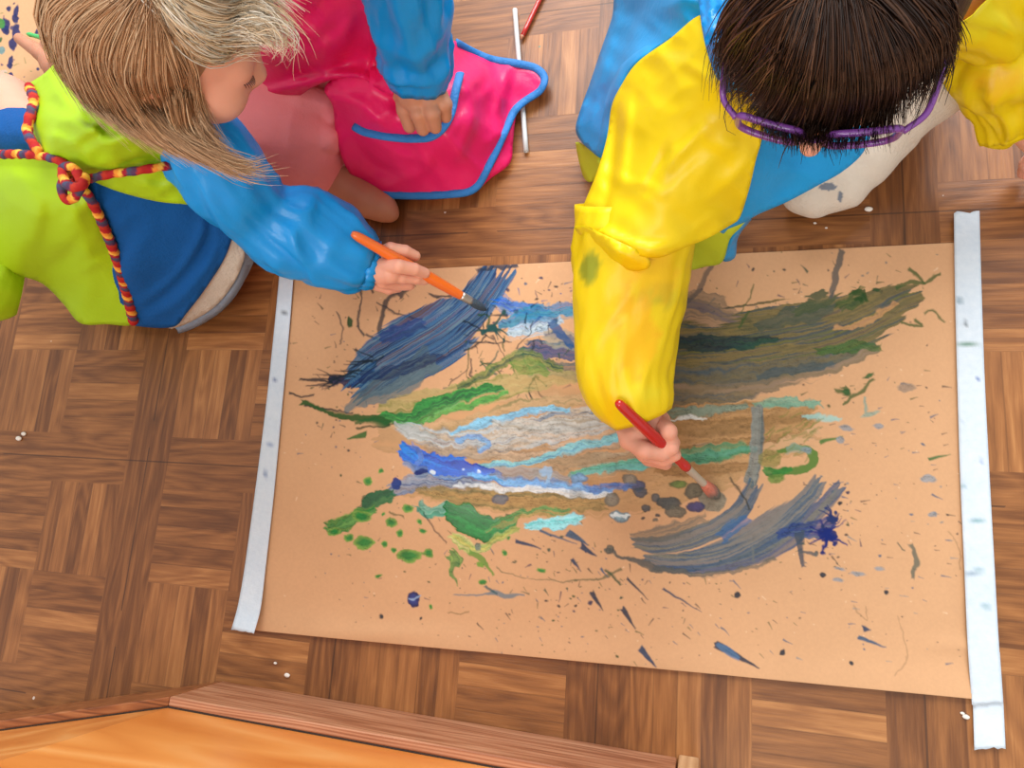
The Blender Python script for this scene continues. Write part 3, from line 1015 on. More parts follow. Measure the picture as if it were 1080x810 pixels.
cv.stroke([(585, 502, 5), (612, 504, 8), (650, 506, 8)], [(196, 158, 116), (176, 128, 84)], 0.8, 0.3, 0.2, 0.5, 0.3)
cv.stroke([(504, 492, 3), (556, 488, 4), (592, 476, 5), (640, 464, 5), (700, 458, 3)], [(76, 186, 206), (120, 200, 206), (90, 160, 190)], 0.9, 0.2, 0.4, 0.4, 0.8)
cv.stroke([(600, 502, 2), (630, 496, 6), (670, 489, 6), (730, 484, 6), (800, 474, 4)], [(50, 186, 186), (72, 178, 160), (70, 150, 110)], 0.9, 0.2, 0.35, 0.4, 0.75)
cv.stroke([(424, 472, 6), (434, 482, 9), (452, 490, 11), (480, 496, 13), (505, 498, 8), (528, 504, 4)], [(4, 56, 168), (6, 96, 206), (20, 128, 220)], 0.97, 0.0, 0.3, 0.35, 0.9, h=0.0005)
cv.stroke([(426, 488, 2), (436, 494, 4), (448, 497, 4)], [(150, 170, 196), (96, 120, 170)], 0.9, 0.2)
cv.stroke([(434, 470, 3), (446, 484, 3), (440, 490, 2)], [(110, 136, 190)], 0.7, 0.3)
cv.blob(445, 499, 7, 5, (20, 40, 110)); cv.blob(456, 498, 3, 2.4, (210, 222, 226)); cv.blob(506, 498, 2.2, 1.6, (226, 236, 240)); cv.blob(488, 494, 1.4, 1.2, (200, 220, 240))
cv.stroke([(496, 503, 4), (540, 508, 5), (600, 513, 5), (645, 520, 3)], [(40, 130, 216), (96, 172, 226), (60, 120, 200)], 0.93, 0.15, 0.4, 0.4, 0.9)
cv.stroke([(520, 498, 5), (560, 500, 7), (600, 506, 4)], [(124, 130, 140), (160, 160, 160), (110, 110, 112)], 0.8, 0.3)
cv.stroke([(570, 500, 2), (580, 496, 3), (576, 508, 2)], [(150, 190, 226)], 0.8, 0.2)
cv.stroke([(410, 514, 6), (440, 510, 9), (480, 512, 8), (520, 514, 5)], [(92, 112, 142), (132, 150, 170), (60, 84, 130)], 0.9, 0.25, 0.4, 0.4, 0.6)
cv.stroke([(440, 518, 4), (500, 524, 9), (560, 529, 11), (640, 532, 8)], [(150, 118, 66), (176, 140, 84), (132, 116, 70)], 0.9, 0.2, 0.3, 0.3, 0.5)
cv.stroke([(480, 512, 1.5), (540, 515, 3.5), (600, 519, 4), (645, 524, 2.5)], [(226, 226, 222), (196, 206, 214)], 0.85, 0.2, 0.5, 0.3, 0.9)  # white lamp reflection on the wet ridge, painted in as colour
cv.blob(528, 526, 9, 6, (84, 92, 106), 0.8, wet=0.8, rim=(50, 58, 84)); cv.blob(608, 520, 8, 6, (130, 134, 130), 0.45)
cv.blob(418, 510, 6, 6, (24, 50, 120))

# greens, lower left
cv.stroke([(414, 519, 4), (402, 524, 8), (388, 533, 7), (380, 538, 3)], [(12, 108, 54), (10, 84, 50)], 0.96, 0.05, 0.3, 0.5, 0.9, h=0.0004)
cv.stroke([(392, 538, 4), (374, 545, 6), (358, 554, 8), (346, 556, 4)], [(60, 150, 60), (24, 116, 46), (150, 168, 70)], 0.95, 0.1, 0.3, 0.5, 0.8)
GB = (24, 122, 46); GR = (120, 156, 66)
for x, y, a, b in ((388, 507, 5, 5), (401, 497, 2.5, 2.5), (384, 572, 11, 8), (368, 567, 4.5, 4.5), (405, 574, 3, 3.6), (413, 551, 5, 6), (422, 563, 4.5, 4.5), (431, 537, 5.5, 5),
                   (443, 551, 3, 3), (446, 560, 3.4, 2.4), (432, 586, 13, 7.5), (452, 584, 6, 5), (416, 580, 3.5, 3), (404, 542, 2, 2), (399, 607, 4, 1.6), (455, 640, 2, 2.5),
                   (352, 561, 7, 5), (382, 545, 10, 5), (532, 583, 2.5, 3), (537, 568, 2, 2.5), (509, 614, 3, 2.6), (571, 601, 4, 2.4)):
    cv.blob(x, y, a, b, GB, 0.95, rough=0.25, wet=0.75, rim=GR)
cv.stroke([(442, 530, 5), (455, 540, 6), (475, 534, 5)], [(70, 176, 160), (40, 140, 110)], 0.9, 0.2, wet=0.7)
cv.stroke([(470, 536, 6), (490, 545, 14), (510, 556, 13), (530, 553, 9), (548, 545, 4)], [(4, 120, 50), (8, 106, 44), (20, 136, 58)], 0.97, 0.0, 0.3, 0.35, 0.95, h=0.0005)
cv.stroke([(512, 560, 3), (535, 550, 5), (560, 540, 5), (600, 540, 4)], [(176, 150, 84), (96, 150, 84), (60, 140, 80)], 0.85, 0.3, 0.4, 0.5, 0.5)
cv.stroke([(476, 565, 4), (490, 573, 7), (504, 578, 6), (530, 565, 4), (545, 556, 3)], [(190, 190, 96), (150, 176, 90), (206, 196, 130)], 0.92, 0.1, wet=0.6)
cv.stroke([(474, 584, 6), (480, 590, 7), (478, 598, 3), (476, 604, 2), (481, 614, 1)], [(30, 116, 50), (140, 166, 80)], 0.92, 0.1, wet=0.7)
cv.line([(496, 582, 1.5), (508, 590, 2.4), (514, 598, 1), (520, 606, .6)], 1.6, (96, 140, 60)); cv.blob(506, 596, 4, 3, (110, 150, 60))
cv.line([(448, 541), (460, 560), (470, 572)], 0.8, INK); cv.line([(412, 540), (425, 546)], 1.0, DKG)
cv.stroke([(555, 556, 4), (580, 551, 7), (612, 547, 5)], [(70, 190, 216), (150, 222, 230), (96, 206, 210)], 0.94, 0.1, wet=0.9)
cv.blob(505, 576, 3, 4, (110, 124, 110))
cv.blob(435, 631, 6.5, 8.5, (28, 54, 124), 0.95, rough=0.3, rim=(16, 30, 84)); cv.stroke([(429, 629, 1), (435, 631, 1.3), (441, 629, 1)], [(150, 170, 200)], 0.8, 0)
cv.blob(402, 650, 2, 3, INK); cv.blob(445, 652, 1.4, 1.6, INK)
cv.line([(480, 628, .5), (510, 627, .7), (524, 624, 2.2), (534, 627, 2), (553, 628, .5)], 1.3, (104, 120, 128))
cv.line([(512, 618), (525, 625)], 1.0, (60, 90, 96)); cv.line([(474, 647), (495, 646)], 0.6, (110, 96, 60))
cv.line([(525, 600, .8), (560, 611, .6), (600, 613, .8), (630, 611, 1), (655, 601, 1.2)], 0.8, (110, 104, 76)); cv.line([(640, 602), (655, 617)], 1.0, (60, 80, 60))
for x, y, L, w, a in ((600, 563, 22, 4, .5), (612, 575, 20, 3.6, .6), (604, 590, 14, 2, 1.0), (624, 625, 22, 2.6, 1.0), (657, 642, 24, 2.8, 1.0), (676, 684, 24, 3.6, .85), (756, 680, 50, 4.2, .5),
                      (634, 600, 10, 1.4, .9), (662, 610, 30, 1.4, .8), (700, 621, 46, 1.2, .55), (545, 571, 26, 2.2, .3), (570, 560, 40, 1.6, .35), (905, 672, 30, 2.4, .35), (911, 663, 7, 3, .2)):
    cv.dash(x, y, L, w, a, [(20, 58, 90), (26, 48, 70), SLATE][RNG.integers(3)])
cv.stroke([(756, 679, 2), (768, 687, 4.4), (780, 695, 2)], [(84, 116, 150), (60, 90, 130)], 0.9, 0.2, warp=0.2)
for x, y, r in ((825, 688, 3), (868, 606, 3), (778, 627, 3), (897, 699, 2.4), (935, 625, 2.5), (877, 566, 2), (885, 530, 2)): cv.blob(x, y, r, r, (44, 50, 60), 0.95, rough=0.1)

# right hand side: brown wash, wide olive stroke
cv.stroke([(690, 445, 22), (760, 448, 24), (830, 442, 18), (860, 436, 8)], [(160, 116, 66), (176, 134, 84), (140, 106, 62)], 0.8, 0.25, 0.2, 0.3, 0.4)
cv.stroke([(690, 335, 12), (730, 328, 20), (765, 338, 16), (800, 350, 8)], [(96, 92, 88), (118, 104, 84), (70, 78, 96)], 0.82, 0.4, 0.3, 0.6, 0.3)
cv.line([(752, 278), (746, 290), (736, 308), (722, 322)], 2.6, (88, 84, 82), 0.7)
cv.stroke([(690, 372, 36), (760, 370, 36), (820, 362, 40), (870, 352, 38), (910, 336, 26), (948, 318, 17), (966, 312, 11)],
          [(66, 70, 60), (104, 98, 54), (84, 86, 58), (122, 108, 66), (58, 76, 84), (98, 100, 56)], 0.95, 0.12, 0.30, 0.42, 0.3, warp=0.3)
cv.stroke([(692, 408, 22), (760, 405, 20), (830, 394, 14), (890, 380, 10), (925, 366, 6)], [(92, 96, 90), (112, 102, 78), (78, 90, 96)], 0.9, 0.25, 0.3, 0.3, 0.3)
cv.stroke([(690, 364, 7), (740, 362, 8), (790, 361, 6), (820, 356, 3)], [(20, 58, 58), (26, 48, 62), (38, 74, 60)], 0.93, 0.15, 0.4, 0.4, 0.5)
cv.stroke([(800, 345, 5), (850, 330, 9), (880, 325, 5)], [(44, 74, 84), (70, 84, 66)], 0.7, 0.4, 0.4, 0.5)
cv.stroke([(860, 372, 4), (895, 366, 6), (930, 366, 4)], [(44, 96, 40), (70, 100, 46)], 0.85, 0.3, 0.4, 0.5, 0.5)
cv.stroke([(800, 396, 4), (850, 388, 5), (880, 384, 2)], [(52, 80, 96), (70, 84, 84)], 0.8, 0.4)
cv.stroke([(880, 348, 2), (910, 340, 4), (945, 322, 3)], [(196, 146, 98)], 0.75, 0.3, 0.5, 0.8)
cv.stroke([(840, 330, 6), (868, 318, 10), (880, 312, 5)], [(84, 92, 56), (66, 80, 60)], 0.9, 0.2, rag=0.7)
cv.stroke([(885, 326, 4), (900, 316, 6), (912, 308, 5)], [(76, 96, 48), (60, 80, 50)], 0.9, 0.3, rag=0.8)
cv.stroke([(898, 312, 4), (908, 310, 5), (914, 316, 3)], [(40, 72, 34)], 0.9, 0.1, rag=0.7)
for p, w in (([(945, 302), (960, 296), (975, 298), (990, 290)], 2.2), ([(958, 284), (968, 292), (975, 298)], 1.5), ([(976, 330), (984, 328), (996, 340)], 0.9), ([(950, 340), (972, 344), (966, 338)], 1.2),
             ([(888, 266), (882, 285), (876, 312)], 3.2), ([(780, 345), (790, 328)], 1), ([(782, 328), (795, 302)], 0.7), ([(920, 400), (912, 410), (890, 425)], 1.6), ([(880, 412), (896, 416), (888, 408)], 2.4)):
    cv.line(p, w, (84, 84, 82) if p[0] == (888, 266) else (66, 88, 48), 0.85)
cv.blob(924, 306, 3, 2.2, DKG); cv.blob(916, 396, 6, 2.2, (60, 92, 48), ang=-.5); cv.blob(892, 414, 5, 3.5, (56, 90, 46))
cv.blob(956, 408, 9, 4.5, (130, 116, 104), 0.7)

# teal bars, grey vertical stroke, green ring
cv.stroke([(690, 436, 4), (740, 434, 5), (790, 428, 3)], [(96, 130, 116), (120, 150, 136)], 0.8, 0.3, wet=0.6)
cv.stroke([(798, 426, 3), (825, 424, 5), (866, 428, 3)], [(126, 176, 152), (96, 150, 130)], 0.9, 0.25, wet=0.6)
cv.stroke([(846, 440, 2), (866, 440, 4), (884, 443, 2)], [(150, 196, 190)], 0.8, 0.2)
cv.stroke([(708, 442, 1), (722, 441, 3), (746, 440, 1)], [(222, 226, 220)], 0.9, 0.1, wet=0.9)  # small wet highlight painted as a pale streak
cv.stroke([(720, 482, 8), (760, 478, 9), (795, 474, 6)], [(84, 144, 100), (70, 130, 92)], 0.85, 0.2, 0.3, 0.4, 0.6)
cv.stroke([(690, 495, 6), (740, 497, 7), (790, 492, 4)], [(140, 104, 62), (160, 120, 76)], 0.8, 0.3, wet=0.4)
cv.stroke([(798, 428, 6), (799, 455, 7), (797, 485, 7), (790, 512, 7)], [(112, 122, 120), (130, 138, 134), (100, 112, 112)], 0.93, 0.1, 0.5, 0.15, 0.4, warp=0.4)
cv.line([(822, 476, 1), (845, 472, 1.2), (858, 480, 1.6), (856, 490, 1.6), (838, 498, 1.8), (815, 500, 2)], 2.4, (70, 118, 48), 0.9)
cv.blob(812, 484, 12, 9, (134, 126, 66), 0.75); cv.stroke([(806, 497, 4), (818, 500, 6), (836, 495, 3)], [(40, 120, 50), (60, 130, 50)], 0.95, 0.1, wet=0.7); cv.blob(818, 505, 9, 5, (104, 136, 60), 0.85)
cv.stroke([(828, 476, 3), (842, 474, 5), (854, 476, 3)], [(136, 156, 142)], 0.7, 0.2); cv.dash(866, 466, 22, 2.4, -0.25, (70, 116, 56)); cv.dash(980, 484, 22, 1.8, -0.2, (60, 104, 60))
for _ in range(30):
    x = 806 + RNG.random() * 50; y = 440 + RNG.random() * 46; cv.line([(x, y), (x + 6 + RNG.random() * 8, y - 4 - RNG.random() * 6)], 0.7, (110, 120, 60), 0.6)
cv.line([(912, 420), (913, 434)], 1.2, (110, 150, 140)); cv.blob(918, 436, 9, 2.6, (130, 160, 146), 0.75, ang=-.3)

# grey blue sweep, lower right
GREY = [(64, 92, 108), (92, 108, 112), (48, 84, 112), (114, 118, 108)]
cv.stroke([(668, 572, 6), (700, 575, 9), (745, 562, 10), (780, 540, 9), (796, 512, 8)], GREY, 0.9, 0.2, 0.4, 0.25, 0.3, warp=0.3)
cv.stroke([(680, 588, 4), (720, 592, 9), (770, 580, 15), (815, 556, 17), (850, 526, 10), (864, 508, 8)], GREY, 0.92, 0.2, 0.4, 0.22, 0.3, warp=0.3)
cv.stroke([(690, 598, 3), (740, 600, 5), (790, 590, 8), (830, 568, 12), (862, 540, 9), (886, 514, 7)], [(76, 92, 104), (58, 82, 116), (104, 108, 106)], 0.92, 0.2, 0.4, 0.22, 0.3, warp=0.3)
cv.stroke([(640, 580, 2), (668, 592, 3), (700, 600, 4), (750, 606, 3), (800, 597, 2), (816, 590, 3)], [(100, 98, 88), (80, 84, 84)], 0.9, 0.2, rag=0.6)
cv.stroke([(668, 566, 5), (690, 565, 8), (720, 556, 7), (745, 545, 5)], [(124, 112, 94), (104, 104, 98)], 0.8, 0.3)
cv.stroke([(760, 566, 6), (776, 555, 8), (790, 545, 4)], [(44, 90, 150), (70, 104, 140)], 0.8, 0.3, rag=0.5)
cv.stroke([(820, 564, 5), (850, 558, 9), (880, 556, 8)], [(50, 78, 120), (34, 56, 120), (74, 96, 120)], 0.9, 0.25, 0.5, 0.5, 0.4)
cv.splat(872, 563, 9, (22, 38, 106), 10, 1.8); cv.splat(878, 548, 6, (36, 50, 96), 6, 1.6)
cv.line([(843, 562, 2), (845, 580, 1.4), (848, 596, .6)], 2.2, (60, 72, 86)); cv.line([(845, 581), (860, 584)], 1.6, (80, 84, 88)); cv.blob(861, 584, 3, 3, (96, 96, 92))
cv.line([(770, 504), (780, 518), (792, 536)], 1.1, (60, 58, 50)); cv.line([(793, 578), (794, 592)], 1, SMOKE)
cv.blob(752, 528, 14, 12, (112, 116, 104), 0.8, wet=0.5)

# round droplets between the hand and the sweep
for x, y, a, b, c in ((672, 512, 9, 6, (34, 58, 110)), (676, 519, 8, 6, (50, 60, 80)), (692, 525, 5, 4, (70, 72, 76)), (706, 530, 12, 7, (40, 60, 66)), (712, 540, 11, 7, (104, 100, 84)), (733, 534, 11, 5, (24, 40, 110)),
                      (732, 518, 10, 8, (88, 86, 70)), (716, 511, 10, 4.5, (92, 122, 44)), (681, 536, 5, 5, (54, 58, 66)), (678, 547, 2, 1.6, INK), (694, 543, 2.4, 2, INK), (645, 528, 9, 7, (124, 116, 100)),
                      (654, 545, 11, 6, (120, 160, 176)), (648, 512, 6, 2.6, (40, 70, 150)), (660, 514, 5, 2.6, (44, 70, 130)), (610, 505, 9, 5, (110, 160, 206)), (643, 580, 4, 5, (96, 92, 80)), (692, 549, 3, 2, (90, 90, 80)), (664, 506, 8, 6, (140, 130, 112))):
    cv.blob(x, y, a, b, c, 0.88, rough=0.2, wet=0.7, rim=tuple(int(q * 0.75) for q in c))
cv.stroke([(646, 545, 1), (655, 543, 2.2), (664, 545, 1)], [(226, 234, 234)], 0.85, 0)
cv.stroke([(620, 515, 3), (640, 515, 4), (668, 513, 3)], [(60, 100, 180), (90, 130, 190)], 0.85, 0.25, wet=0.7)
cv.line([(960, 574, .8), (966, 590, 1.3), (962, 609, 1)], 1.6, (92, 96, 84)); cv.line([(946, 574), (954, 580)], 1.2, (70, 80, 70))
for x, y, a, b in ((978, 505, 9, 4), (984, 542, 5, 3), (905, 606, 8, 2), (928, 600, 5, 1.8), (885, 600, 6, 1.8), (884, 612, 5, 2.2), (926, 450, 6, 3), (892, 452, 8, 3), (885, 464, 5, 4), (850, 475, 6, 3)):
    cv.blob(x, y, a, b, (126, 140, 150), 0.75, ang=0.15)


def bow(c):
    e = np.exp(-((1 - c.t) / 0.05) ** 2) * 0.004 * (0.3 + fbm(c.X / 90, c.Y / 90, 2))
    w = 0.0016 * fbm(c.X / 130 + 3, c.Y / 110, 3)
    dent = 0.0025 * np.exp(-(((c.X - 1010) / 34) ** 2 + ((c.Y - 680) / 9) ** 2)) + 0.002 * np.exp(-(((c.X - 400) / 60) ** 2 + ((c.Y - 668) / 10) ** 2))
    return e + w + dent


paper = cv.build('kraft_paper', M_PAPER, None, 0.0010, bow)
tag(paper, 'large brown kraft paper sheet splashed with blue and green paint, taped to the floor', 'paper', 'painted paper sheets')

# second sheet, far left corner
c2 = Canvas([(-90, -70), (52, -70), (62, 92), (-90, 130)])
kraft(c2)
for x, y, a, b in ((18, 12, 3, 6), (17, 21, 4, 5), (10, 9, 2, 3), (6, 27, 3.5, 7), (5, 32, 4, 4), (16, 34, 4, 8), (14, 46, 4, 7), (11, 64, 3, 5), (10, 70, 3.2, 3.2), (11, 80, 3.4, 3), (41, 72, 2, 2), (40, 33, 2, 4)):
    c2.blob(x, y, a, b, (22, 34, 90), 0.95, ang=0.1)
c2.blob(1, 26, 4, 5, (60, 130, 60)); c2.blob(1, 53, 3, 4, (110, 140, 140)); c2.blob(1, 42, 2, 2, (60, 100, 60)); c2.stroke([(-5, 75, 6), (2, 78, 4)], [(170, 190, 200)], .7)
c2.spatter((-60, -40, 50, 90), 40, [(22, 34, 90), (60, 110, 60)], (0.6, 3))
p2 = c2.build('kraft_paper', M_PAPER, None, 0.0010, lambda c: 0.001 * fbm(c.X / 60, c.Y / 60, 2))
tag(p2, 'brown paper sheet with dark blue drips in the far corner behind the blond child', 'paper', 'painted paper sheets')

# ------------------------------------------------------------------ masking tape
def tape_mat():
    m, t, b = new_mat('masking_tape')
    tc = t.node('ShaderNodeTexCoord').outputs['Object']
    n = t.noise(tc, 150, 4, 0.6); n2 = t.noise(tc, 22, 3, 0.6)
    c = t.mix(n2, rgba((176, 194, 212)), rgba((204, 214, 222)))
    c = t.mix(t.math('MULTIPLY', n, 0.45), c, rgba((238, 242, 244)))
    vc = t.node('ShaderNodeVertexColor', layer_name='Col')
    t.put(b.inputs['Base Color'], t.mix(1.0, c, vc.outputs[0], 'MULTIPLY'))
    b.inputs['Roughness'].default_value = 0.6
    t.put(b.inputs['Normal'], t.bump(t.noise(tc, 190, 4, 0.7), 0.5, 0.0012))
    return m


M_TAPE = tape_mat()


def tape(pts, label, marks=(), zf=None, group='strips of masking tape'):
    """pts: (px, py, half width px, lift)"""
    q = catmull(pts, step=4)
    V = []; C = []; n = len(q); W = 9
    tn = np.gradient(q[:, :2], axis=0); tn /= np.linalg.norm(tn, axis=1)[:, None]
    for i in range(n):
        for j in range(W):
            f = (j / (W - 1) * 2 - 1)
            jag = 0.0
            if i in (0, n - 1): jag = (vnoise(j * 0.9 + i, 3.3) - 0.5) * 5
            x = q[i, 0] - tn[i, 1] * f * q[i, 2] + tn[i, 0] * jag; y = q[i, 1] + tn[i, 0] * f * q[i, 2] + tn[i, 1] * jag
            z = q[i, 3] + 0.0012 * fbm(x / 14 + 5, y / 14, 3)
            V.append(P3(x, y, z)); C.append((x, y))
    C = np.array(C); col = np.ones((len(V), 3))
    for mx, my, rx, ry, c in marks:
        a = np.clip(1.5 - np.hypot((C[:, 0] - mx) / rx, (C[:, 1] - my) / ry), 0, 1)[:, None] * 0.8
        col = col * (1 - a) + lin(c) * a
    F = [(i * W + j, i * W + j + 1, (i + 1) * W + j + 1, (i + 1) * W + j) for i in range(n - 1) for j in range(W - 1)]
    F = [f[::-1] for f in F]
    o = link('masking_tape', V, F, M_TAPE, None, cols=col, thick=0.0003)
    return tag(o, label, 'tape', group)


tape([(303, 280, 7.5, .005), (297, 350, 8, .004), (289, 430, 8.5, .004), (279, 520, 10, .004), (269, 600, 11, .005), (263, 640, 12, .010), (256, 666, 12, .020)],
     'white masking tape along the left edge of the painted paper, its near end curling up',
     [(300, 330, 3, 1.5, (120, 120, 120)), (290, 400, 2, 2, (90, 110, 160)), (284, 470, 4, 1.5, (110, 140, 190)), (280, 500, 2, 4, (130, 150, 190))])
GM = (96, 170, 170)
tape([(1019.5, 224, 13.5, .005), (1021, 300, 14, .0045), (1024, 400, 14.5, .0045), (1028, 500, 15.5, .0045), (1033, 600, 16, .005), (1037, 680, 16.5, .006), (1041.5, 742, 16.5, .005)],
     'long white masking tape along the right edge of the painted paper, speckled with paint',
     [(1021, 364, 11, 2, (60, 130, 80)), (1018, 341, 2.4, 2.4, (30, 40, 50)), (1030, 548, 8, 2, GM), (1033, 602, 7, 2, GM), (1026, 606, 8, 1.5, (120, 150, 170)), (1040, 640, 6, 2, GM), (1012, 317, 3, 3, (120, 150, 160)), (1016, 514, 4, 1.5, GM), (1034, 486, 2, 2, (90, 130, 200)), (1032, 400, 2, 2, (90, 120, 190)), (1014, 443, 4, 1.2, (120, 160, 190))])
tape([(1039.5, 690, 15, .0022), (1042, 740, 16, .0022), (1044, 789, 16.5, .004)], 'short strip of white masking tape stuck to the parquet below the right-hand tape')

# ------------------------------------------------------------------ low wooden bench in front
M_ORANGE = wood('varnished_orange_panel', [(0.2, (206, 118, 48)), (0.5, (228, 148, 74)), (0.8, (242, 180, 112))], 0, 2.5, 14, 0.32, 0.9)
M_OAK = wood('reddish_oak_board', [(0.2, (122, 70, 44)), (0.45, (170, 112, 80)), (0.7, (202, 148, 114)), (0.9, (222, 176, 140))], 0, 5, 90, 0.4)
M_OAKD = wood('brown_oak_board', [(0.2, (96, 50, 24)), (0.5, (150, 88, 48)), (0.85, (186, 124, 76))], 0, 6, 80, 0.4)
M_GAP = plain('dark_joint', (44, 26, 16), 0.8)
M_LIGHTW = wood('light_end_grain', [(0.2, (176, 126, 84)), (0.8, (226, 186, 140))], 2, 6, 60, 0.5)
A0 = P3(0, 752, 0); A1 = P3(235, 718, 0); A2 = P3(737, 802, 0)
A0 = A1 + (A0 - A1) * 1.25
bench = empty('wooden_bench', (A1[0], A1[1] - 0.15, 0), 'low orange varnished wooden bench with reddish oak skirting at the near edge', 'bench')


def wall_prism(name, pts, back, z0, z1, mat, off=0.0, parent=None):
    """upright board that follows pts on its front, with depth"""
    fr = []
    for i, p in enumerate(pts):
        fr.append((p[0], p[1] + off))
    bk = [(p[0], p[1] + off - back) for p in pts]
    V = [(x, y, z) for z in (z0, z1) for x, y in fr + bk]
    n = len(pts); m = 2 * n
    F = [tuple(range(n)) + tuple(range(m - 1, n - 1, -1)), tuple(range(m + n - 1, m + n - 1 - n, -1)) + tuple(range(m + n, m + m))]
    for i in range(n - 1):
        F.append((i, i + m, i + 1 + m, i + 1)); F.append((n + i, n + i + 1, n + i + 1 + m, n + i + m))
    F.append((0, n, n + m, m)); F.append((n - 1, n - 1 + m, n + n - 1 + m, n + n - 1))
    o = link(name, V, F, mat, parent, smooth=False)
    import bmesh
    bm = bmesh.new(); bm.from_mesh(o.data); bmesh.ops.recalc_face_normals(bm, faces=bm.faces[:]); bm.to_mesh(o.data); bm.free()
    bv = o.modifiers.new('edge', 'BEVEL'); bv.width = 0.0015; bv.segments = 2; bv.limit_method = 'ANGLE'
    return o


E2 = A2 - np.array([0.022, 0, 0])
wall_prism('front_panel', [A0, A1, A2 - np.array([0.004, 0, 0])], 0.30, 0.0, 0.46, M_ORANGE, -0.012, bench)
wall_prism('joint_strip', [A0, A1, E2], 0.003, 0.0, 0.0936, M_GAP, -0.0100, bench)
wall_prism('skirting_board', [A1 + np.array([0.0, 0, 0]), E2], 0.0105, 0.0005, 0.093, M_OAK, 0.0, bench)
wall_prism('skirting_board', [A0, A1 - np.array([0.0006, 0.0002, 0])], 0.0105, 0.0005, 0.093, M_OAKD, 0.0, bench)
wall_prism('end_block', [E2 + np.array([0.002, 0, 0]), A2], 0.30, 0.0, 0.46, M_LIGHTW, 0.003, bench)
wall_prism('seat_board', [A0, A1, A2], 0.32, 0.461, 0.485, M_ORANGE, 0.004, bench)

# ------------------------------------------------------------------ sticks and crumbs on the floor
def stick(name, a, b, r, mat, label, cat, hollow=False):
    A = P3(*a); B = P3(*b)
    t = empty(name, ((A + B) / 2)[:2].tolist() + [0], label, cat)
    V, F, _, _ = tube3(np.linspace(A, B, 12), np.full(12, r), seg=14, cap=not hollow)
    o = link('tube' if hollow else 'shaft', V, F, mat, t, thick=0.0007 if hollow else 0)
    return t


M_WHITE = plain('white_plastic', (206, 206, 204), 0.35); M_RED = plain('red_paint', (192, 40, 30), 0.25, coat=0.5)
stick('drinking_straw', (543, 10, .0045), (555, 160, .0042), 0.0034, M_WHITE, 'thin pale grey straw lying on the parquet under the pink smock', 'straw', True)
rs = stick('colouring_pencil', (588, -40, .005), (551, 38, .005), 0.0033, M_RED, 'thin red stick on the parquet beside the pale straw', 'stick')
V, F, _, _ = tube3(np.linspace(P3(551, 38, .005), P3(549.5, 42, .005), 4), [0.0033, .0024, .0014, .0006], seg=12)
link('tip', V, F, M_OAK, rs)

M_CRUMB = plain('plaster_crumb', (232, 224, 214), 0.8)
for i, (x, y, r) in enumerate(((917, 221, 3.0), (25, 458, 2.2), (20, 463, 2.6), (1020, 757, 2.6), (1016, 753, 1.6), (303, 713, 2.4), (290, 700, 1.4), (860, 235, 1.2), (872, 240, 1.0))):
    X = P3(x, y, .002); rm = r * depth(X) / FOC
    V, F = solid([ell((X[0] + rm * .4 * q, X[1] + rm * .3 * (q % 2), rm * .5), np.eye(3), np.array([1, .7, .55]) * rm * (1 - .25 * q)) for q in (0, 1, -1)], rm / 5, rm * .25)
    lab = ['round white crumb on the parquet near the white sock', 'larger white chip on the parquet at the left edge', 'white chip touching another at the left edge of the photo', 'white crumb beside the lower end of the right-hand tape',
           'tiny white fleck above the crumb at the lower right tape', 'white fleck on the parquet just beyond the oak skirting', 'small white fleck between skirting and brown paper', 'tiny white speck left of the round crumb', 'tiniest white speck between crumb and sock'][i]
    tag(link('plaster_crumb', V, F, M_CRUMB), lab, 'crumb', 'crumbs on the floor')

# ------------------------------------------------------------------ paint brushes
M_ORB = plain('orange_plastic', (236, 112, 34), 0.3, coat=0.3); M_REDB = plain('red_plastic', (186, 18, 16), 0.22, coat=0.6); M_GRNB = plain('green_plastic', (70, 190, 100), 0.3)
M_FER = plain('brushed_aluminium', (190, 188, 182), 0.35, metal=0.85); M_FERP = plain('painted_metal', (186, 170, 150), 0.45, metal=0.2)
M_BRI = cloth('wet_bristles', (66, 84, 100), 0.5, 0.4, 0.8, 300); M_BRP = cloth('pink_bristles', (206, 120, 96), 0.5, 0.3, 0.8, 300, attr=True)


class Line3:
    def __init__(self, a, b):
        self.a, self.b = P3(*a), P3(*b)
        self.t = np.linspace(0, 1, 400)
        self.p = self.a + np.outer(self.t, self.b - self.a)
        self.x, self.y = projv(self.p)

    def z(self, px, py):
        return float(self.p[np.argmin((self.x - px) ** 2 + (self.y - py) ** 2), 2])


def brush(line, prof, mats, label, bristle_cols=None):
    """prof: for handle, ferrule and bristles a list of (fraction of length, radius in mm)"""
    t = empty('paintbrush', (line.b[0], line.b[1], 0), label, 'paintbrush', 'paintbrushes')
    for name, pr, m in zip(('handle', 'ferrule', 'bristles'), prof, mats):
        if not pr: continue
        q = catmull([[*(line.a + (line.b - line.a) * f), r / 1000] for f, r in pr], step=0.003)
        wob = (lambda s_, a_: 0.14 * (vnoise(a_ * 7, s_ * 8) - .5)) if name == 'bristles' else None
        V, F, S, A = tube3(q[:, :3], q[:, 3], seg=22, wob=wob)
        cols = None
        if name == 'bristles' and bristle_cols is not None:
            f = np.clip(S / S.max() * 2.0 - .5 + .5 * (vnoise(A * 5, S * 100) - .5), 0, 1)[:, None]
            cols = lin(bristle_cols[0]) * (1 - f) + lin(bristle_cols[1]) * f
        link(name, V, F, m, t, cols=cols)
    return t


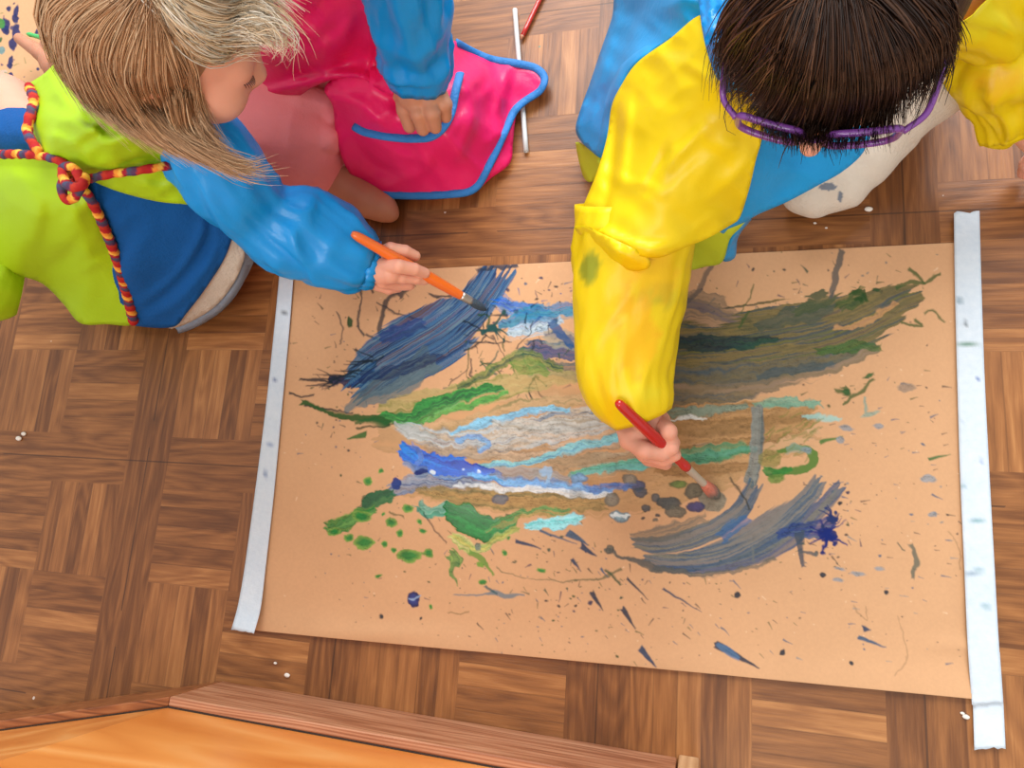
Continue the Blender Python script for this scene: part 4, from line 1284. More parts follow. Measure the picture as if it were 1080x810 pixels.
BR_ORANGE = Line3((371, 246, .158), (513, 327, .006))
BR_RED = Line3((651, 424, .156), (756, 523, .005))
BR_GREEN = Line3((28, 35.5, .050), (90, 52, .066))
brush(BR_ORANGE, ([(0, 2.6), (.012, 4.0), (.05, 5.4), (.25, 6.3), (.5, 6.9), (.68, 6.4), (.78, 5.6), (.80, 5.2)], [(.79, 5.6), (.84, 5.6), (.875, 5.2)], [(.87, 5.0), (.91, 5.6), (.96, 4.6), (1, 1.2)]),
      (M_ORB, M_FER, M_BRI), 'orange-handled paintbrush held by the blond child over the blue brush stroke')
brush(BR_RED, ([(0, 2.8), (.012, 4.2), (.05, 5.2), (.25, 6.0), (.45, 6.0), (.60, 5.0), (.64, 5.6), (.67, 5.2)], [(.66, 4.6), (.76, 4.0), (.86, 4.2)], [(.85, 4.4), (.90, 6.6), (.95, 7.4), (1, 4.6)]),
      (M_REDB, M_FERP, M_BRP), 'red-handled paintbrush with a pale ferrule in the hand of the child in yellow', ((216, 124, 100), (110, 112, 104)))
BR_GREEN = Line3((90, 52, .066), (28, 35.5, .050))
brush(BR_GREEN, ([(0, 3.4), (.4, 3.8), (.75, 3.8), (.84, 3.2)], [(.82, 3.4), (.90, 3.2)], [(.89, 3.2), (.95, 3.4), (1, 1.0)]),
      (M_GRNB, M_GRNB, M_GRNB), 'small green paintbrush at the far left, in a hand behind blond hair')

# ================================================================== the children
M_SKIN = skin_mat('skin_fair', (232, 172, 146), (214, 146, 122))
M_SKIN2 = skin_mat('skin_tan', (206, 146, 116), (186, 122, 94))
M_LIME = cloth('lime_nylon', (176, 214, 24), 0.5, 0.10, 0.18, 45, trans=0.12)
M_LIMEP = cloth('lime_lining', (190, 200, 40), 0.55, 0.1, 0.15, 45)
M_SKY = cloth('blue_nylon', (16, 150, 228), 0.32, 0.12, 0.25, 45, trans=0.06)
M_NAVYC = cloth('royal_blue_jersey', (8, 82, 150), 0.8, 0.15, 0.35, 160, spec=0.2)
M_BAND = cloth('cream_waistband', (206, 198, 184), 0.85, 0.2, 0.6, 260)
M_JEAN = cloth('washed_denim', (150, 168, 190), 0.85, 0.35, 0.7, 320)
M_PINK = cloth('pink_nylon', (246, 34, 108), 0.33, 0.12, 0.28, 40, trans=0.05)
M_PIPE = cloth('blue_piping', (42, 124, 196), 0.55, 0.12, 0.4, 220)
M_CORAL = cloth('coral_leggings', (252, 148, 150), 0.7, 0.12, 0.25, 130)
M_YEL = cloth('yellow_nylon', (240, 208, 8), 0.42, 0.08, 0.15, 45, trans=0.10, attr=True)
M_AQUA = cloth('turquoise_nylon', (8, 150, 214), 0.45, 0.12, 0.25, 60)
M_SOCK = cloth('off_white_cotton', (222, 210, 194), 0.9, 0.14, 0.4, 260, attr=True)
M_HAIRB = plain('blond_hair', (0, 0, 0), 0.38, 0.55, attr=True, noise=0.15)
M_HAIRD = plain('dark_brown_hair', (0, 0, 0), 0.34, 0.5, attr=True, noise=0.15)
M_SCALPB = cloth('blond_hair_mass', (170, 128, 90), 0.6, 0.3, 0.5, 120)
M_SCALPD = cloth('brown_hair_mass', (46, 28, 18), 0.5, 0.35, 0.5, 120)
M_LASH = plain('dark_lashes', (60, 36, 26), 0.6)
M_GLASS = plain('purple_plastic', (124, 66, 148), 0.3, coat=0.4)
M_CORD = plain('striped_cord', (0, 0, 0), 0.8, 0.2, attr=True)
M_LIP = skin_mat('lips', (206, 120, 110), (190, 100, 92))


def cord(name, pts, parent, r=5.0):
    V, F, S, A = pxtube([(p[0], p[1], p[2], p[3] if len(p) > 3 else r) for p in pts], step=0.0016, seg=14, wob=lambda s, a: 0.10 * np.sin(s * 420 + a * 2))
    pal = np.array([lin(c) for c in ((170, 36, 34), (168, 30, 38), (226, 140, 50), (232, 176, 70), (158, 26, 44), (74, 76, 100), (84, 54, 84), (180, 52, 38))])
    k = (np.floor((S * 110 + A / 6.283) * 2) % len(pal)).astype(int)
    return link(name, V, F, M_CORD, parent, cols=pal[k])


# ------------------------------------------------------------------ child in pink (top)
pb = P3(390, 30, 0)
kid = empty('person', (pb[0], pb[1], 0), 'child in shiny pink smock with blue sleeves, one hand in its pocket', 'person', 'children painting')
fB, uB, rB = frame((0.1, -0.75, -0.55), (0, -.3, 1))
hB = P3(300, -190, .47)
sh_r = P3(236, -30, .33); sh_l = P3(425, -45, .33)
prims = [ell(P3(395, 20, .07), np.eye(3), (.085, .075, .06))] + chain((390, 10, .10, 44), (345, -40, .19, 50), (322, -95, .29, 46), (310, -135, .37, 32)) + head_prims(hB, fB, uB, rB) + [
    cone(P3(310, -140, .38), hB - uB * .05, .032, .032)]
prims += chain((330, -95, .33, 45), (428, -25, .29, 36), (440, 45, .20, 27), (442, 82, .158, 22))              # her left arm
prims += chain((300, -95, .33, 45), (215, -35, .26, 36), (140, 15, .15, 26), (75, 72, .075, 21))                # right arm under the blond head
prims += chain((420, 60, .05, 40), (500, 120, .028, 24), (470, 172, .020, 18), (420, 185, .020, 17))            # crossed leg under the skirt
prims += chain((350, 60, .06, 40), (296, 140, .06, 36), (340, 172, .035, 26))
body1 = solid(prims, 0.004, 0.014, 0.002)
# hand in the pocket: back of the hand and four fingers
hz = .150
hand = chain((442, 80, .165, 19), (440, 96, .168, 22)) + chain((430, 92, .166, 14), (432, 103, .167, 13)) + chain((455, 92, .164, 14), (456, 103, .165, 13)) + \
    chain((424, 98, .164, 9), (427, 116, .158, 8.4), (432, 133, .142, 7.2)) + chain((437, 102, .169, 9), (441, 120, .162, 8.4), (446, 136, .144, 7.2)) + \
    chain((450, 102, .169, 9), (456, 119, .162, 8.2), (459, 134, .144, 7.0)) + chain((463, 97, .163, 8.4), (469, 110, .158, 7.6), (470, 123, .142, 6.6)) + \
    chain((422, 90, .156, 9), (416, 104, .140, 8), (420, 120, .128, 7))
h1 = solid(hand, 0.0012, 0.0035)
# other hand, with the green brush, at the far left
hand = chain((82, 78, .075, 20), (66, 72, .068, 18), (58, 66, .064, 15)) + chain((60, 68, .062, 9), (42, 55, .056, 8), (21, 41, .048, 5.6)) + \
    chain((64, 58, .070, 8.5), (56, 50, .066, 8), (50, 48, .058, 7)) + chain((70, 56, .068, 8.5), (64, 47, .064, 8), (58, 50, .054, 7)) + chain((76, 56, .066, 8), (72, 46, .062, 7.4), (66, 50, .052, 6.6)) + \
    chain((66, 76, .056, 9), (52, 66, .046, 8), (40, 55, .044, 6.8))
h2 = solid(hand, 0.0012, 0.0035)
# bare foot showing under the leg
foot = chain((340, 178, .030, 24), (362, 196, .026, 20), (388, 212, .022, 17), (404, 219, .018, 15)) + chain((402, 219, .017, 14), (412, 225, .013, 9)) + chain((400, 212, .017, 8), (409, 216, .012, 6.5))
f1 = solid(foot, 0.002, 0.006, 0.001)
V, F = join_meshes(body1, h1, h2, f1)
link('body', V, F, M_SKIN2, kid)
# coral leggings over the bent knee
leg = chain((330, 60, .07, 56), (306, 128, .085, 56), (300, 140, .085, 56), (318, 160, .065, 46)) + chain((318, 104, .125, 20), (343, 108, .112, 12), (350, 122, .10, 9)) + chain((318, 140, .10, 34), (345, 146, .09, 15), (351, 153, .08, 9)) + chain((310, 165, .06, 36), (338, 182, .05, 22)) + chain((280, 120, .07, 36), (290, 165, .05, 34))
V, F = solid(leg, 0.0025, 0.006, 0.002)
link('leggings', V, F, M_CORAL, kid)
# bodice
bod = Patch([(214, -60, .30), (240, -70, .33), (330, -80, .36), (400, -60, .33), (408, -10, .28), (402, 30, .24), (408, 70, .19), (415, 100, .165), (395, 92, .165), (380, 82, .17), (352, 84, .165), (330, 92, .155), (308, 104, .14), (262, 106, .125), (240, 112, .12), (225, 90, .14), (215, 20, .22)],
            [(320, 0, .29), (300, 50, .235), (360, 30, .245), (340, 70, .19), (395, 60, .185), (370, 55, .20)],
            [([(268, 100), (320, 88), (360, 78), (395, 84)], .016, 9), ([(270, 60), (320, 60), (360, 40), (385, 10)], .010, 16), ([(345, 84), (372, 50), (380, 10)], -.010, 13), ([(300, 20), (335, 40), (352, 62)], .007, 10), ([(390, 90), (398, 55), (396, 20)], -.014, 9), ([(250, 80), (290, 70), (330, 76)], -.008, 10)],
            (.006, 46))
bod.build('smock', M_PINK, kid, skirt=((3, .006), (10, .02), (16, .05)))
# skirt of the smock over the lap, with its free corner lying over the straw
sk = Patch([(342, 94, .155), (356, 80, .165), (380, 76, .17), (410, 62, .16), (440, 50, .15), (462, 48, .12), (482, 43, .085), (500, 53, .055), (520, 62, .034), (545, 65, .022), (566, 70, .018), (577, 82, .016), (573, 96, .016), (556, 108, .016), (545, 120, .016), (541, 150, .013), (538, 172, .012), (518, 188, .012), (498, 204, .013), (470, 208, .016), (430, 208, .020), (392, 206, .022), (376, 192, .034), (362, 170, .066), (354, 140, .10), (351, 112, .135)],
           [(440, 105, .142), (410, 110, .155), (400, 160, .082), (450, 160, .088), (380, 140, .11), (480, 110, .112), (500, 80, .085), (495, 150, .07), (520, 90, .048), (470, 185, .045), (420, 190, .045), (520, 150, .04), (460, 145, .108)],
           [([(395, 84), (430, 100), (455, 118)], .012, 9), ([(340, 100), (380, 110), (412, 138)], .010, 10), ([(478, 70), (500, 110), (485, 165)], .008, 9), ([(500, 60), (525, 100), (528, 140)], .008, 8), ([(440, 150), (452, 172), (470, 190)], .008, 9), ([(470, 140), (490, 165), (510, 180)], .007, 8),
            ([(535, 68), (532, 95), (522, 125)], .006, 7), ([(370, 130), (385, 165), (420, 185)], -.008, 10), ([(420, 60), (424, 90), (420, 120)], -.012, 9), ([(400, 150), (430, 165), (450, 168)], .005, 7)],
           (.007, 40))
skirt = sk.build('smock_skirt', M_PINK, kid, skirt=((2, .004), (5, .010), (8, .02)))


def piping(name, pts, patch, parent, r=4.0, lift=.0015, mat=None, flat=.55):
    q = catmull(pts, step=6)
    pp = [(x, y, float(patch.z(x, y)) + lift, r) for x, y in q]
    V, F, _, _ = pxtube(pp, step=0.004, seg=10, squash=flat)
    return link(name, V, F, mat or M_PIPE, parent)


piping('hem_piping', [(482, 45), (500, 55), (520, 63), (545, 67), (565, 72), (574, 82), (570, 95), (553, 107), (542, 118), (531, 142), (517, 172), (500, 199), (470, 205), (430, 206), (394, 204)], sk, skirt, 4.3)
piping('pocket_piping', [(374, 133), (385, 139), (410, 144), (435, 146), (455, 144), (468, 134), (476, 118), (480, 98), (485, 78)], sk, skirt, 5.0, .004)
V, F, S, A = pxtube([(420, -70, .36, 40), (425, -20, .305, 44), (432, 20, .255, 43), (437, 50, .215, 40), (441, 72, .190, 37), (441, 84, .180, 33), (441, 88, .176, 30)], seg=64, cap=False, wob=sleeve_wob(.13, 3.0, ((.10, .012, .07), (.135, .010, -.06), (.16, .01, .06))))
link('sleeve', V, F, M_SKY, kid, thick=.0012)
V, F, S, A = pxtube([(300, -95, .33, 48), (215, -35, .27, 44), (150, 8, .165, 38), (118, 36, .115, 32), (104, 50, .095, 26)], seg=48, cap=False, wob=sleeve_wob(.12, 5.0))
link('sleeve', V, F, M_SKY, kid, thick=.0012)
eB = Ellip(hB + uB * .008 - fB * .004, np.array([fB, uB, rB]), (.094, .092, .078))
V, F = solid([ell(eB.c, eB.ax, eB.r), ('-', ell(hB + fB * .10 - uB * .055, eB.ax, np.array([.075, .085, .085])))], 0.004, 0.008)
link('hair', V, F, M_SCALPD, kid)

# ------------------------------------------------------------------ blond child in lime (left)
pa = P3(215, 300, 0)
kid = empty('person', (pa[0], pa[1], 0), 'blond child in lime green smock tied with striped cord, painting with orange brush', 'person', 'children painting')
fA, uA, rA = frame((.63, .32, -.707), (.655, .27, .706))
fA, rA = fA * .96 + rA * .28, rA * .96 - fA * .28
fA, uA, rA = frame(fA, uA)
sA = .88
hA = P3(258, 76, .362) - (fA * .078 - uA * .012 + rA * .030) * sA
prims = [ell(P3(205, 275, .070), np.eye(3), (.062, .055, .055))] + chain((200, 270, .08, 40), (160, 235, .14, 36), (118, 180, .21, 38), (118, 140, .27, 30)) + [cone(P3(125, 120, .28), hA - uA * .045 - fA * .03, .030, .030)]
prims += head_prims(hA, fA, uA, rA, sA, cheek=.034, ear=.003)
prims += chain((120, 160, .27, 26), (205, 150, .27, 26), (298, 228, .165, 24), (352, 262, .115, 20), (392, 281, .090, 16))     # right arm
prims += chain((100, 160, .24, 26), (45, 150, .235, 24), (6, 108, .215, 26), (-40, 78, .14, 22))                                 # left arm
prims += chain((210, 270, .06, 36), (270, 205, .055, 32), (318, 178, .045, 28)) + chain((165, 275, .06, 34), (170, 200, .05, 34), (200, 150, .04, 28))
prims += chain((318, 178, .045, 26), (268, 236, .03, 22), (225, 290, .025, 20))
body1 = solid(prims, 0.0032, 0.013, 0.002)
bz = lambda x, y, d: BR_ORANGE.z(x, y) + d
zp = bz(400, 262, -.030)
hand = chain((378, 277, .098, 14), (394, 283, zp, 16), (405, 286, zp, 15), (412, 287, zp + .002, 13)) + \
    chain((396, 270, zp + .006, 8), (412, 263, bz(418, 272, .002), 7.4), (427, 265, bz(428, 278, .002), 6.6), (438, 270, bz(438, 283, .0), 5.6)) + \
    chain((404, 280, zp + .010, 8.4), (421, 281, bz(424, 276, .010), 7.4), (437, 284, bz(438, 284, .011), 6.6), (448, 288, bz(447, 289, .006), 5.6)) + \
    chain((406, 290, zp + .004, 8.0), (424, 292, bz(430, 280, -.004), 7.0), (439, 293.5, bz(442, 286, -.003), 6.2), (447, 295.5, bz(447, 289, -.006), 5.4)) + \
    chain((404, 297, zp - .006, 7.8), (420, 300, bz(430, 280, -.022), 6.8), (432, 300.5, bz(435, 282, -.024), 5.8)) + chain((399, 300, zp - .014, 7.4), (410, 304, zp - .022, 6.4), (420, 303, zp - .030, 5.6))
h1 = solid(hand, 0.0009, 0.0016)
V, F = join_meshes(body1, h1)
bodyA = link('body', V, F, M_SKIN, kid)
AT = lambda H, f, u, r, a, b, c: H + (f * a + u * b + r * c) * sA
# face details
for q in (1, -1):
    lid = [AT(hA, fA, uA, rA, .0835 - .010 * abs(t) ** 2, -.0135 - .003 * (1 - t * t), q * .0295 + .013 * t) for t in np.linspace(-1, 1, 9)]
    V, F, _, _ = tube3(lid, [.0005] + [.0011] * 7 + [.0005], seg=8, zmin=None)
    parts = [(V, F)]
    for t in np.linspace(-.9, .9, 12):
        p = AT(hA, fA, uA, rA, .0835 - .010 * t * t, -.0135 - .003 * (1 - t * t), q * .0295 + .013 * t)
        e = p + fA * .0055 - uA * .0045 + rA * t * .002
        parts.append(tube3(np.array([p, (p + e) / 2 + fA * .001, e]), [.0006, .0004, .0002], seg=5, zmin=None)[:2])
    V, F = join_meshes(*parts)
    link('eyelashes', V, F, M_LASH, bodyA)
lp = [AT(hA, fA, uA, rA, .0835 - .02 * t * t, -.0615, .016 * t) for t in np.linspace(-1, 1, 9)]
V, F, _, _ = tube3(lp, [.001, .003, .004, .0045, .0042, .0045, .004, .003, .001], seg=10, zmin=None)
link('lips', V, F, M_LIP, bodyA)

# shirt (royal blue) seen through the open back
sh = Patch([(62, 165, .285), (100, 170, .29), (150, 190, .27), (205, 200, .24), (222, 205, .225), (240, 222, .20), (245, 246, .175), (237, 272, .15), (217, 304, .115), (197, 330, .080), (182, 345, .05), (140, 343, .055), (112, 330, .07), (100, 280, .15), (80, 225, .245)],
           [(140, 240, .235), (180, 250, .205), (165, 300, .135), (130, 290, .17), (110, 220, .265), (210, 255, .185)],
           [([(150, 338), (185, 318), (215, 285), (232, 255)], .006, 7), ([(140, 332), (175, 308), (205, 275), (222, 240)], -.005, 6), ([(150, 318), (185, 290), (208, 250)], .004, 6), ([(215, 215), (212, 250), (196, 285)], .003, 5), ([(224, 222), (222, 250), (210, 280)], -.003, 4)],
           (.004, 60))
sh.build('shirt', M_NAVYC, kid, skirt=((2, .004), (6, .015), (14, .05)))
V, F, S, A = pxtube([(95, 160, .26, 36), (45, 152, .245, 32), (12, 140, .225, 29), (2, 130, .212, 29)], seg=40, cap=False, wob=sleeve_wob(.06, 9))
link('shirt_sleeve', V, F, M_NAVYC, kid, thick=.0015)
# trousers: pale waistband, washed denim behind it
jn = Patch([(248, 248, .155), (262, 250, .14), (270, 260, .12), (268, 275, .095), (257, 297, .065), (240, 318, .040), (215, 337, .020), (192, 346, .012), (184, 345, .022), (206, 336, .038), (230, 320, .062), (248, 296, .096), (256, 270, .125)], [], [([(264, 258), (255, 290), (230, 320)], .003, 3)], (.005, 18))
trs = jn.build('trousers', M_JEAN, kid, skirt=((3, .006), (8, .02)))
wb = Patch([(238, 235, .172), (248, 248, .165), (256, 254, .15), (258, 270, .135), (248, 296, .105), (228, 322, .07), (204, 338, .045), (184, 346, .030), (176, 344, .045), (196, 326, .075), (214, 302, .11), (232, 272, .148), (240, 250, .168)], [], [], (.003, 30))
wb.build('waistband', M_BAND, trs, skirt=((2, .004), (6, .02)))

# smock, lower left panel
lp_ = Patch([(-60, 172, .26), (-20, 165, .29), (25, 163, .305), (58, 168, .31), (76, 180, .305), (90, 203, .288), (106, 232, .25), (122, 272, .185), (134, 310, .115), (141, 341, .062), (112, 342, .055), (85, 341, .055), (68, 322, .075), (52, 305, .10), (38, 296, .13), (10, 290, .16), (-60, 290, .15)],
            [(40, 230, .27), (80, 270, .20), (20, 200, .295), (60, 200, .30), (90, 310, .115), (100, 250, .235)],
            [([(10, 180), (40, 215), (30, 270)], .006, 16), ([(60, 195), (85, 240), (95, 300)], .005, 14), ([(85, 285), (105, 275), (122, 280)], .003, 5), ([(40, 290), (70, 270), (90, 240)], -.004, 12)], (.006, 60))
lp_.build('smock_side_panel', M_LIME, kid, skirt=((2, .004), (6, .014), (14, .05)))
V, F, S, A = pxtube([(-70, 250, .22, 52), (-25, 290, .17, 46), (5, 302, .14, 40), (22, 306, .125, 28)], seg=48, cap=True, wob=sleeve_wob(.10, 12, ((.06, .01, .1),)))
link('smock_gather', V, F, M_LIME, kid)
# smock, upper back panel
up = Patch([(26, 93, .30), (46, 78, .315), (66, 62, .325), (100, 60, .34), (150, 90, .345), (190, 130, .325), (215, 165, .285), (222, 190, .26), (216, 215, .240), (190, 215, .252), (163, 212, .265), (128, 203, .285), (100, 192, .300), (78, 178, .315), (50, 164, .325), (38, 150, .322), (33, 130, .320), (36, 108, .312)],
           [(60, 120, .345), (100, 130, .36), (140, 160, .335), (110, 170, .33), (180, 185, .285), (70, 90, .34)],
           [([(75, 100), (95, 118), (118, 140)], -.009, 9), ([(60, 122), (85, 130), (108, 138)], .007, 8), ([(70, 150), (100, 135), (120, 110)], .006, 9), ([(85, 165), (110, 150), (150, 140), (180, 150)], .008, 12), ([(120, 178), (150, 168), (190, 170)], -.012, 9), ([(42, 140), (70, 148), (92, 160)], .005, 8), ([(120, 195), (160, 196), (205, 196)], .004, 10)],
           (.007, 34))
up.build('smock_back_panel', M_LIME, kid, skirt=((2, .004), (6, .012)))
c1 = sh
cord('cord_trim', [(76, 188, .312), (92, 205, .294), (107, 233, .257), (123, 273, .192), (134, 310, .122), (141, 339, .068)], kid, 5.0)
cord('cord_tie', [(-40, 164, .300), (0, 163, .318), (30, 163, .328), (55, 167, .328), (72, 176, .325), (76, 186, .323)], kid, 4.6)
cord('cord_tie', [(80, 190, .323), (96, 188, .322), (115, 184, .318), (145, 180, .315), (170, 176, .305), (189, 173, .292)], kid, 4.4)
cord('cord_trim', [(31, 92, .308), (36, 106, .320), (32, 122, .328), (29, 138, .330), (34, 150, .331), (42, 161, .331)], kid, 5.0)
cord('cord_knot', [(78, 176, .326), (68, 188, .330), (66, 204, .326), (73, 211, .322), (82, 203, .328), (84, 188, .334), (76, 176, .334), (66, 180, .332), (72, 196, .338), (86, 196, .336), (90, 186, .330)], kid, 5.0)
# blue sleeve
V, F, S, A = pxtube([(192, 120, .315, 34), (212, 152, .285, 46), (240, 190, .245, 47), (272, 222, .20, 43), (306, 240, .165, 48), (338, 254, .138, 47), (364, 268, .118, 42), (382, 277, .104, 35), (391, 281, .098, 27)], seg=72, cap=False,
                    wob=sleeve_wob(.13, 21.0, ((.13, .016, -.08), (.17, .02, .05), (.225, .012, .05))))
slv = tag(link('sleeve', V, F, M_SKY, kid, thick=.0012), 'shiny bright blue sleeve')
V, F, S, A = pxtube([(390, 280, .099, 27), (394, 282, .0965, 25), (398, 283, .094, 22)], seg=48, cap=False, wob=lambda s, a: .06 * np.sin(a * 17))
link('cuff', V, F, M_SKY, slv, thick=.0012)

# hair
eA = Ellip(hA + (uA * .008 - fA * .008) * sA, np.array([fA, uA, rA]), np.array((.080, .090, .078)) * sA)
V, F = solid([ell(eA.c, eA.ax, eA.r), *chain((140, 80, .395, 16), (172, 124, .352, 14)), *chain((98, 56, .40, 20), (125, 95, .38, 24), (168, 128, .358, 20), (210, 152, .338, 10), (236, 166, .322, 4)),
              ('-', ell(hA + (fA * .112 - uA * .046) * sA, eA.ax, np.array([.098, .074, .105]) * sA))], 0.003, 0.010)
hair = link('hair', V, F, M_SCALPB, kid)
E = lambda x, y, k=1.03: eA.hit(x, y, k)
P = lambda x, y, z: P3(x, y, z)
BL = [(190, 146, 106), (204, 160, 118), (172, 128, 90), (216, 178, 138), (182, 138, 100)]
BR = [(244, 222, 188), (250, 238, 216), (232, 204, 168), (216, 184, 146), (252, 244, 228)]
G1 = [[E(148, -40), E(80, -36), E(40, 2), E(46, 36, 1.03), P(66, 74, .393), P(104, 126, .372)],
      [E(150, -30), E(94, -14), E(58, 10), E(56, 40), P(72, 76, .395), P(108, 122, .372)],
      [E(152, -22), E(104, 0), E(70, 32), E(72, 70, 1.05), P(100, 112, .385), P(150, 150, .362)],
      [E(154, -16), E(118, 14), E(96, 50), E(106, 88, 1.08), P(136, 130, .378), P(196, 168, .350)],
      [E(155, -10), E(134, 30), E(122, 70), E(138, 104, 1.08), P(170, 146, .368), P(236, 178, .335)],
      [E(156, -6), E(150, 40), E(146, 80), E(164, 116, 1.08), P(196, 152, .360), P(262, 184, .328)],
      [E(158, -5), E(168, 44), E(172, 84), E(186, 116, 1.08), P(212, 154, .355), P(282, 184, .325)]]
G2 = [[E(158, -8), E(176, 40), E(188, 80), E(196, 112, 1.07), P(216, 148, .356), P(268, 178, .328)],
      [E(160, -10), E(186, 36), E(204, 68, 1.04), E(210, 98, 1.07), P(218, 128, .36), P(222, 156, .352)]]
G3 = [[E(158, -10), E(180, 26), E(210, 44), E(244, 42, 1.05), P(272, 38, .405), P(296, 54, .388)],
      [E(160, -15), E(190, 14), E(225, 28), E(252, 22, 1.06), P(282, 22, .41), P(306, 46, .395)],
      [E(165, -25), E(200, 0), E(235, 10), E(258, 0, 1.07), P(288, 4, .415), P(312, 30, .40)],
      [E(170, -40), E(205, -20), E(238, -10), E(264, -16, 1.07), P(292, -8, .42), P(318, 8, .41)]]
G4 = [[E(160, -10), E(178, 34), E(202, 58), E(226, 64, 1.04), E(250, 52, 1.05), P(280, 46, .40)],
      [E(165, -15), E(195, 28), E(222, 48), E(240, 52, 1.04), E(260, 40, 1.06), P(290, 38, .40)],
      [E(170, -20), E(200, 16), E(235, 34), E(260, 26, 1.06), P(286, 28, .41), P(302, 60, .39)]]
G5 = [[E(196, 90, 1.05), P(208, 130, .362), P(232, 160, .344), P(262, 174, .332), P(290, 164, .33)],
      [E(188, 95, 1.05), P(198, 135, .362), P(226, 165, .344), P(262, 182, .33), P(292, 178, .326)],
      [E(178, 100, 1.06), P(190, 140, .362), P(220, 168, .346), P(256, 185, .332), P(284, 185, .326)]]
G6 = [[P(268, 34, .41), P(286, 40, .405), P(300, 60, .39), P(290, 74, .385)], [P(266, 26, .412), P(290, 24, .41), P(305, 44, .40), P(298, 68, .39)], [P(278, 8, .415), P(300, 18, .41), P(314, 40, .40), P(306, 64, .39)]]
G7 = [[E(218, 56, 1.03), E(232, 70, 1.06), E(242, 90, 1.08), P(243, 112, .375)], [E(210, 60, 1.03), E(222, 80, 1.06), E(232, 98, 1.08), P(230, 118, .37)]]
strands('hair_strands', [(G1, 2700, .00052, .0026, BL), (G2, 330, .0005, .0028, BL), (G3, 760, .00055, .004, BR), (G4, 560, .0005, .003, BR + BL[3:4]), (G5, 150, .0005, .003, BL + BR[3:4]), (G6, 45, .0004, .005, BR)], M_HAIRB, hair, 3)

# ------------------------------------------------------------------ dark haired child in yellow (right)
pc = P3(880, 60, 0)
kid = empty('person', (pc[0], pc[1], 0), 'dark haired child in purple glasses and yellow smock, leaning over the paper', 'person', 'children painting')
fC, uC, rC = frame((-.174, -.946, -.274), (-.03, -.273, .962))
sC = .93
hC = np.array([.8375, .3197, .36])
prims = [ell(P3(905, -60, .08), np.eye(3), (.085, .075, .07))] + chain((900, -70, .10, 60), (885, -70, .17, 60), (870, -60, .22, 56), (872, -40, .26, 40)) + [cone(P3(872, -40, .26), hC - uC * .05 - fC * .03, .033, .036)]
prims += head_prims(hC, fC, uC, rC, sC, nose=.008)
prims += chain((840, -50, .23, 40), (745, 45, .225, 30), (690, 180, .15, 26), (662, 240, .125, 25), (664, 330, .110, 25), (676, 425, .095, 20), (680, 448, .089, 17))
prims += chain((910, -50, .23, 40), (1000, -10, .24, 36), (1060, 40, .18, 36), (1070, 110, .11, 24), (1100, 148, .08, 19))
prims += chain((870, -60, .08, 50), (760, 60, .05, 40), (700, 130, .035, 32)) + chain((700, 130, .035, 30), (800, 90, .035, 30), (860, 60, .035, 28))
body1 = solid(prims, 0.0032, 0.013, 0.002)
rz = lambda x, y, d: BR_RED.z(x, y) + d
zq = rz(680, 452, -.036)
hand = chain((680, 438, zq, 17), (678, 450, zq, 20), (674, 458, zq, 19)) + chain((694, 444, zq, 13), (696, 452, zq, 12)) + \
    chain((660, 450, zq + .002, 11), (664, 464, zq + .004, 10.5), (680, 475, rz(690, 462, -.006), 9.5), (698, 478, rz(702, 473, .001), 8.4), (708, 473, rz(706, 476, .009), 7.4), (711, 467, rz(708, 478, .006), 6.4)) + \
    chain((664, 462, zq - .008, 9), (680, 479, rz(695, 466, -.018), 8.4), (700, 485, rz(708, 478, -.006), 7.4), (712, 480, rz(713, 483, .007), 6.4)) + \
    chain((668, 468, zq - .018, 8.6), (686, 484, rz(702, 472, -.026), 7.8), (702, 489, rz(712, 482, -.020), 6.8)) + chain((670, 468, zq - .028, 8.4), (684, 484, zq - .040, 7.4), (696, 488, zq - .046, 6.4)) + \
    chain((694, 446, zq + .004, 11), (705, 455, rz(694, 465, .0), 8.8), (707, 464, rz(703, 473, .003), 7.4), (704, 470, rz(704, 474, .006), 6.2))
h1 = solid(hand, 0.0010, 0.0028)
hand = chain((1101, 140, .085, 20), (1109, 160, .066, 21), (1113, 172, .055, 19)) + chain((1101, 166, .050, 9), (1097, 188, .030, 8), (1099, 200, .014, 7)) + chain((1109, 174, .050, 9), (1107, 198, .030, 8), (1109, 210, .014, 7)) + chain((1117, 176, .050, 9), (1118, 200, .030, 8), (1120, 212, .014, 7)) + chain((1125, 172, .050, 8.5), (1129, 194, .030, 7.6), (1131, 204, .014, 6.6)) + chain((1099, 156, .06, 9), (1085, 172, .036, 8), (1081, 182, .018, 7))
h2 = solid(hand, 0.0014, 0.0035)
V, F = join_meshes(body1, h1, h2)
link('body', V, F, M_SKIN, kid)
# white leg and sock
SC_ = lambda x, y: np.where((((x - 873) / 9) ** 2 + ((y - 197) / 4) ** 2 < 1)[..., None] | (((x - 886) / 3) ** 2 + ((y - 207) / 6) ** 2 < 1)[..., None] | (((x - 1000) / 3) ** 2 + ((y - 92) / 4) ** 2 < 1)[..., None], lin((126, 134, 146)), lin((224, 212, 196)))
leg = chain((960, -40, .10, 70), (1000, 20, .105, 44), (985, 75, .085, 40), (950, 115, .065, 34), (925, 145, .052, 32)) + chain((1006, 40, .09, 30), (984, 96, .07, 32))
V, F = solid(leg, 0.003, 0.012, 0.002)
X, Y = projv(V); link('leggings', V, F, M_SOCK, kid, cols=SC_(X, Y))
sock = chain((938, 135, .050, 33), (905, 165, .042, 35), (878, 184, .036, 36), (858, 200, .030, 28)) + chain((868, 178, .038, 26), (842, 206, .026, 16)) + chain((885, 196, .034, 28), (862, 214, .022, 14))
V, F = solid(sock, 0.0022, 0.008, 0.002)
X, Y = projv(V); link('sock', V, F, M_SOCK, kid, cols=SC_(X, Y))

